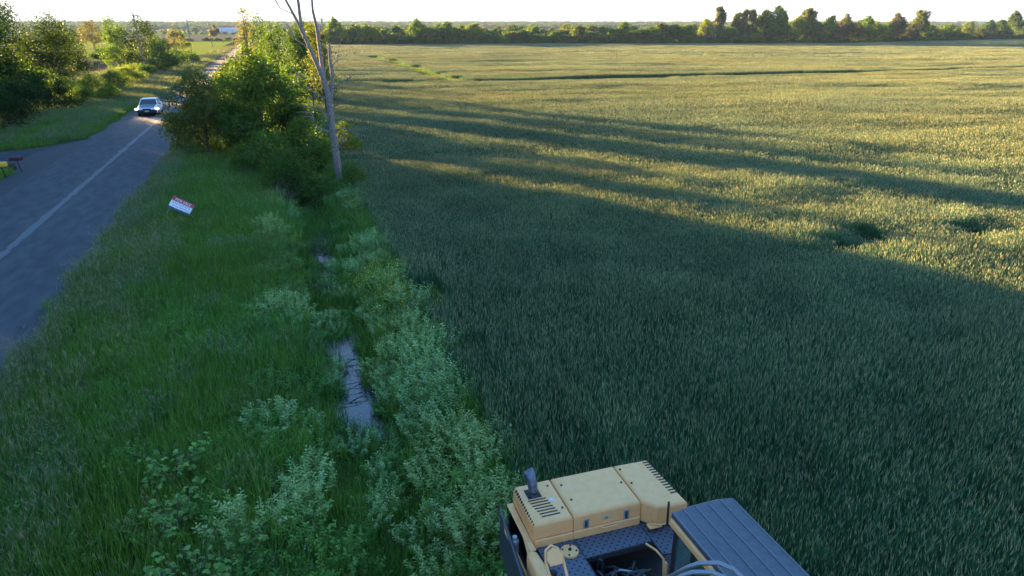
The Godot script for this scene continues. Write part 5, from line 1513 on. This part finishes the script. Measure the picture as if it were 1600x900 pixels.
# ------------------------------------------------------------------ far tree line, buildings, hills
func far_things() -> void:
	var rg := RandomNumberGenerator.new(); rg.seed = 88
	var protos := {}
	for a in [["round", "mid"], ["round", "deep"], ["round", "olive"], ["round", "lime"], ["round", "tan"], ["round", "grey"], ["bush", "deep"], ["bush", "mid"], ["tall", "grey"], ["cone", "deep"], ["tall", "olive"]]:
		for v in 2:
			var g2 := RandomNumberGenerator.new(); g2.seed = 1000 + protos.size() * 3
			var bl := blobs_of(a[0], 10.0, 9.0 if a[0] != "tall" else 5.0, g2)
			if a[0] == "round":
				for q in bl: q[0].y = q[0].y * 0.95 - 0.4
			var trunk := limbs(bl, 10.0, g2, a[0], 0.22).mesh()
			protos[a[0] + a[1] + str(v)] = [trunk, leaves(1100 + protos.size(), bl, 3200, 0.72, COL[a[1]], 18, 0.24)]
	# front row, read off from left to right: x, z, height, width, shape, colours
	var row := [[-90.7, -360.2, 8.0, 8.9, "round", "lime"], [-86.2, -360.0, 13.3, 11.5, "bush", "mid"], [-81.8, -358.5, 8.2, 7.5, "round", "lime"], [-77.6, -361.7, 10.0, 15.5, "bush", "mid"], [-73.1, -360.3, 8.7, 8.2, "round", "lime"], [-68.2, -355.8, 9.9, 12.0, "round", "lime"], [-63.9, -358.9, 4.8, 9.5, "round", "lime"], [-57.2, -356.8, 6.3, 9.9, "round", "mid"], [-51.4, -358.2, 5.1, 11.6, "bush", "mid"], [-46.1, -362.4, 12.6, 12.6, "bush", "mid"], [-41.6, -362.2, 8.5, 13.6, "bush", "mid"], [-36.3, -362.4, 9.9, 14.4, "bush", "mid"], [-31.5, -359.7, 11.1, 13.7, "bush", "mid"], [-27.3, -361.5, 8.9, 10.6, "round", "olive"], [-23.6, -366.5, 7.9, 8.5, "round", "deep"], [-19.1, -366.1, 11.0, 10.0, "round", "lime"], [-12.6, -365.3, 6.6, 9.6, "round", "mid"], [-6.4, -366.6, 5.2, 11.4, "round", "mid"], [-0.2, -362.9, 7.2, 8.8, "round", "olive"], [6.0, -366.7, 7.9, 11.9, "round", "deep"], [10.4, -366.1, 5.4, 13.4, "bush", "deep"], [15.2, -368.8, 5.4, 11.5, "round", "mid"], [20.8, -367.7, 6.8, 10.7, "bush", "mid"], [26.8, -367.2, 5.3, 11.9, "round", "olive"], [33.1, -367.8, 10.1, 11.0, "round", "olive"], [39.7, -369.1, 7.1, 11.0, "round", "deep"], [44.0, -370.9, 5.8, 11.6, "round", "mid"], [49.6, -370.8, 8.1, 12.3, "bush", "mid"], [55.4, -370.2, 11.2, 10.6, "bush", "mid"], [61.5, -374.9, 7.4, 9.1, "round", "olive"], [65.7, -373.3, 8.3, 9.2, "round", "deep"], [70.9, -373.0, 9.5, 11.1, "round", "mid"], [75.9, -376.6, 11.3, 11.7, "round", "olive"], [81.9, -373.8, 10.7, 11.0, "round", "deep"], [88.2, -372.7, 9.9, 11.6, "bush", "mid"], [99.3, -375.8, 13.5, 9.3, "round", "lime"], [109.1, -387.8, 17.9, 9.3, "tall", "grey"], [105.7, -375.0, 8.3, 9.8, "bush", "mid"], [111.8, -376.6, 8.6, 11.9, "bush", "mid"], [117.6, -387.8, 15.5, 6.0, "tall", "olive"], [121.3, -387.8, 16.8, 6.0, "tall", "grey"], [117.9, -375.1, 5.9, 11.8, "round", "mid"], [126.0, -387.8, 16.6, 7.6, "tall", "olive"], [124.9, -376.9, 6.1, 9.7, "round", "lime"], [132.8, -387.8, 18.6, 12.0, "round", "deep"], [131.6, -380.7, 7.2, 10.2, "bush", "deep"], [137.1, -381.3, 20.5, 10.7, "round", "mid"], [141.5, -377.5, 10.1, 11.8, "round", "mid"], [149.2, -383.9, 15.2, 10.3, "round", "lime"], [153.8, -384.0, 19.6, 10.0, "round", "olive"], [156.6, -379.0, 11.7, 7.8, "round", "olive"], [163.7, -380.7, 15.3, 9.2, "round", "lime"], [168.2, -381.4, 11.1, 8.0, "round", "tan"], [173.8, -384.8, 16.5, 11.5, "round", "tan"], [181.8, -389.2, 11.8, 10.3, "round", "tan"], [188.2, -392.3, 14.4, 13.4, "bush", "mid"], [198.0, -400.4, 11.9, 11.5, "round", "lime"], [207.0, -407.0, 11.6, 8.3, "round", "mid"], [212.8, -408.0, 17.4, 10.6, "round", "tan"], [224.6, -416.1, 11.5, 11.9, "round", "tan"], [232.8, -421.9, 19.2, 11.2, "round", "olive"], [243.3, -430.3, 10.9, 11.9, "round", "mid"], [252.0, -436.4, 8.5, 9.5, "round", "lime"], [264.9, -446.9, 11.1, 11.6, "round", "mid"], [276.3, -456.4, 7.5, 7.9, "round", "mid"], [288.1, -465.7, 13.1, 7.9, "round", "lime"], [303.6, -478.3, 8.8, 11.5, "round", "olive"], [313.3, -483.8, 14.2, 8.2, "round", "deep"], [333.3, -503.2, 14.6, 10.1, "round", "deep"], [353.2, -519.6, 20.9, 10.9, "round", "deep"], [364.8, -528.0, 15.0, 11.9, "round", "mid"], [373.1, -531.6, 11.2, 10.1, "bush", "mid"], [380.1, -532.3, 21.5, 9.7, "round", "mid"], [390.6, -534.6, 12.9, 9.1, "round", "olive"], [395.8, -530.7, 10.9, 8.8, "round", "mid"], [405.7, -535.2, 16.0, 13.9, "bush", "mid"], [410.1, -531.7, 11.7, 9.9, "bush", "mid"], [418.1, -533.9, 13.0, 14.4, "bush", "mid"], [424.9, -533.1, 10.6, 7.5, "round", "olive"]]
	var look := {"mid": "green", "deep": "dark green", "olive": "olive green", "lime": "sunlit yellow-green", "tan": "brownish", "grey": "grey-green"}
	var form := {"round": "rounded", "bush": "low bushy", "tall": "tall narrow", "cone": "pointed"}
	for k in row.size():
		var a: Array = row[k]
		var pr: Array = protos[a[4] + a[5] + str(k % 2)]
		var t := thing("field_edge_tree", "%s %s tree in the far tree line, %s from its left end" % [look[a[5]], form[a[4]], ordinal(k + 1)], "tree", Vector3(a[0], 0, a[1]), rg.randf() * TAU, "trees of the far tree line")
		var w: float = a[3] / (9.0 if a[4] != "tall" else 5.0)
		t.scale = Vector3(w, a[2] / 10.0, w)
		part(pr[0], "trunk", M.bark, t)
		part(pr[1], "crown", M.leaf, t)
	# undergrowth, wood behind the row, hill woods: masses nobody could count
	var under := []
	for k in 330:
		var r := rg.randf_range(20, 560)
		var p := rs(r, field_end(r) + rg.randf_range(1.5, 5.0))
		under.append([Transform3D(Basis(Vector3.UP, rg.randf() * TAU) * Basis.from_scale(Vector3(0.6, rg.randf_range(0.2, 0.4), 0.6)), p), Color.WHITE, rg.randi()])
	scatter("undergrowth", "dark undergrowth along the foot of the far tree line", "undergrowth", [protos["bushdeep0"][1], protos["bushmid1"][1], protos["bushdeep1"][1]], M.leaf, under)
	var wood := []
	for k in 620:
		var r := rg.randf_range(20, 640)
		var dp := rg.randf_range(10, 120)
		var p := rs(r, field_end(r) + dp)
		var up := rg.randf_range(0.7, 1.05)
		if r > 300 and r < 425 and dp > 50: up *= 1.35
		wood.append([Transform3D(Basis(Vector3.UP, rg.randf() * TAU) * Basis.from_scale(Vector3(1.0, up, 1.0) * rg.randf_range(0.8, 1.1)), p), Color.WHITE, rg.randi()])
	scatter("background_wood", "wood standing behind the far tree line", "wood", [protos["rounddeep0"][1], protos["roundmid0"][1], protos["roundgrey0"][1], protos["roundolive1"][1], protos["rounddeep1"][1]], M.leaf, wood)
	var hillw := []
	for k in 5200:
		var z := rg.randf_range(1500, 3100)
		var x := rg.randf_range(-1.0, 1.0) * z
		var y := 0.0
		var prof := [[1500.0, 0.0], [1900.0, 5.0], [2300.0, 12.0], [2800.0, 16.0], [4400.0, 14.0]]
		for j in 4:
			if z >= prof[j][0] and z < prof[j + 1][0]: y = lerpf(prof[j][1], prof[j + 1][1], (z - prof[j][0]) / (prof[j + 1][0] - prof[j][0]))
		var f := rg.randf_range(1.3, 2.0)
		hillw.append([Transform3D(Basis(Vector3.UP, rg.randf() * TAU) * Basis.from_scale(Vector3(f * 1.7, f * 0.75, f * 1.7)), Vector3(x, y, -z)), Color.WHITE, rg.randi()])
	scatter("hill_wood", "hazy blue-grey woods covering the low hills on the horizon", "wood", [protos["rounddeep0"][1], protos["roundmid1"][1], protos["roundgrey1"][1]], M.leaf, hillw)
	# hedges across the left fields
	var hed := []
	for a in [[484.0, -420.0, -10.0, 0.22], [915.0, -900.0, -10.0, 0.3], [1250.0, -1400.0, -10.0, 0.5], [234.0, -160.0, -60.0, 0.2], [199.0, -90.0, -30.0, 0.3]]:
		var n := int((a[2] - a[1]) / 5.0)
		for k in n:
			hed.append([Transform3D(Basis(Vector3.UP, rg.randf() * TAU) * Basis.from_scale(Vector3(0.7, a[3] * rg.randf_range(0.6, 1.4), 0.7)), rs(lerpf(a[1], a[2], (k + rg.randf()) / n), a[0] + rg.randf_range(-2, 2))), Color.WHITE, rg.randi()])
	scatter("hedgerow", "low dark hedges dividing the fields left of the road", "hedge", [protos["bushdeep0"][1], protos["bushmid0"][1]], M.leaf, hed)
	# lone trees in the left fields
	var lone := [[-119.0, -495.0, 11.0, 8.0, "cone", "grey", "pointed small tree on the hedge beyond the yellow field"], [-181.0, -505.0, 11.0, 13.0, "round", "deep", "round dark tree on the hedge beyond the yellow field, the middle one"], [-160.0, -508.0, 9.0, 12.0, "round", "deep", "round dark tree beside the distant road beyond the yellow field"], [-330.0, -960.0, 14.0, 14.0, "round", "grey", "grey tree left of the far white barn"], [-352.0, -980.0, 15.0, 16.0, "round", "deep", "dark tree close to the far white barn"], [-430.0, -1000.0, 9.0, 12.0, "round", "deep", "small tree in the far pasture left of the barn"]]
	lone[0][0] = -202.0; lone[0][1] = -500.0
	for k in lone.size():
		var a: Array = lone[k]
		var pr: Array = protos[("round" if a[4] == "cone" else a[4]) + a[5] + "0"]
		var t := thing("field_tree", a[6], "tree", Vector3(a[0], 0, a[1]), rg.randf() * TAU, "lone trees in the left fields")
		t.scale = Vector3(a[3] / 9.0, a[2] / 10.0, a[3] / 9.0)
		part(pr[0], "trunk", M.bark, t)
		part(pr[1], "crown", M.leaf, t)
	# farmhouse with a grey gable in the tree line
	house("farmhouse", "grey house gable half hidden in the far tree line left of the tall poplars", "house", Vector3(102.6, 0, -379.0), -0.5, Vector3(6.5, 5.2, 9.0), 3.6, M.wall_grey, M.roof_grey, 2)
	house("barn", "distant long pale building with bluish roof on the left horizon", "barn", Vector3(-386.0, 0, -1000.0), 0.3, Vector3(26.0, 4.5, 14.0), 3.0, M.wall_white, M.roof_metal, 3)
	house("cottage", "tiny white house on the hill right of the dead tree", "house", Vector3(-290.0, 3.0, -1480.0), 0.2, Vector3(12.0, 5.0, 8.0), 3.0, M.wall_white, M.roof_grey, 2)

func house(called: String, label: String, cat: String, at: Vector3, turn: float, sz: Vector3, rh: float, wall: Material, roof: Material, nw: int) -> void:
	var t := thing(called, label, cat, at, turn)
	var b := Buf.new()
	b.box(Vector3(0, sz.y / 2 - 1, 0), sz + Vector3(0, 2, 0))
	var along_x := sz.x > sz.z
	var hx := sz.x / 2
	var hz := sz.z / 2
	if along_x:
		for sx in [-1, 1]: b.tri(Vector3(sx * hx, sz.y, -hz), Vector3(sx * hx, sz.y + rh, 0), Vector3(sx * hx, sz.y, hz))
	else:
		for sx in [-1, 1]: b.tri(Vector3(-hx, sz.y, sx * hz), Vector3(0, sz.y + rh, sx * hz), Vector3(hx, sz.y, sx * hz))
	part(b, "wall", wall, t)
	b = Buf.new()
	for sx in [-1.0, 1.0]:
		var half := hz if along_x else hx
		var ln := Vector2(half, rh).length() + 0.4
		var an := atan2(rh, half)
		if along_x: b.box(Vector3.ZERO, Vector3(sz.x + 0.6, 0.2, ln), 0.0, Transform3D(Basis(Vector3.RIGHT, sx * an), Vector3(0, sz.y + rh / 2 + 0.1, sx * half / 2 * 1.03)))
		else: b.box(Vector3.ZERO, Vector3(ln, 0.2, sz.z + 0.6), 0.0, Transform3D(Basis(Vector3.BACK, -sx * an), Vector3(sx * half / 2 * 1.03, sz.y + rh / 2 + 0.1, 0)))
	part(b, "roof", roof, t)
	for k in nw:
		b = Buf.new()
		b.box(Vector3((k + 0.5 - nw / 2.0) * sz.x / (nw + 0.5), sz.y * 0.55, hz + 0.03), Vector3(0.9, 1.3, 0.06))
		part(b, "window", M.window_dark, t)

func _ready() -> void:
	# camera, sky, sun, exposure
	cam = Camera3D.new()
	cam.name = "camera"
	add_child(cam)
	cam.position = CAM
	cam.rotation_degrees = Vector3(-20.695, 0, 0)
	cam.fov = 45.24
	cam.near = 0.1
	cam.far = 9000
	cam.current = true
	var we := WorldEnvironment.new()
	we.name = "world_environment"
	var e := Environment.new()
	e.background_mode = Environment.BG_SKY
	var sk := ProceduralSkyMaterial.new()
	sk.sky_top_color = Color(0.42, 0.66, 0.92)
	sk.sky_horizon_color = Color(1.0, 0.985, 0.96)
	sk.sky_curve = 0.13
	sk.sky_energy_multiplier = 1.0
	e.background_energy_multiplier = 0.18
	sk.ground_bottom_color = Color(0.12, 0.13, 0.09)
	sk.ground_horizon_color = Color(0.5, 0.5, 0.45)
	sk.sun_angle_max = 0.0
	var sky := Sky.new()
	sky.sky_material = sk
	e.sky = sky
	e.tonemap_mode = Environment.TONE_MAPPER_LINEAR
	e.tonemap_exposure = 11.0
	e.sdfgi_enabled = true
	e.ssao_enabled = true
	e.ssil_enabled = true
	e.fog_enabled = true
	e.fog_density = 0.00008
	e.fog_light_color = Color(0.66, 0.80, 1.0)
	we.environment = e
	add_child(we)
	var sun := DirectionalLight3D.new()
	sun.name = "sun"
	sun.light_color = Color(1.0, 0.81, 0.55)
	sun.light_energy = 1.6
	sun.light_angular_distance = 0.5
	sun.shadow_enabled = true
	add_child(sun)
	var az := deg_to_rad(49.0)
	var el := deg_to_rad(6.3)
	var to_sun := Vector3(-sin(az) * cos(el), sin(el), -cos(az) * cos(el))
	sun.look_at_from_position(to_sun * 100, Vector3.ZERO)
	for a in [[noise_a, 1, 0.03], [noise_b, 2, 0.02], [noise_c, 3, 0.035]]:
		a[0].seed = a[1]; a[0].frequency = a[2]; a[0].fractal_octaves = 3
		a[0].noise_type = FastNoiseLite.TYPE_SIMPLEX_SMOOTH
	make_materials()
	setting()
	wheat()
	herbs()
	trees()
	far_things()
	excavator()
	car()
	roadside()
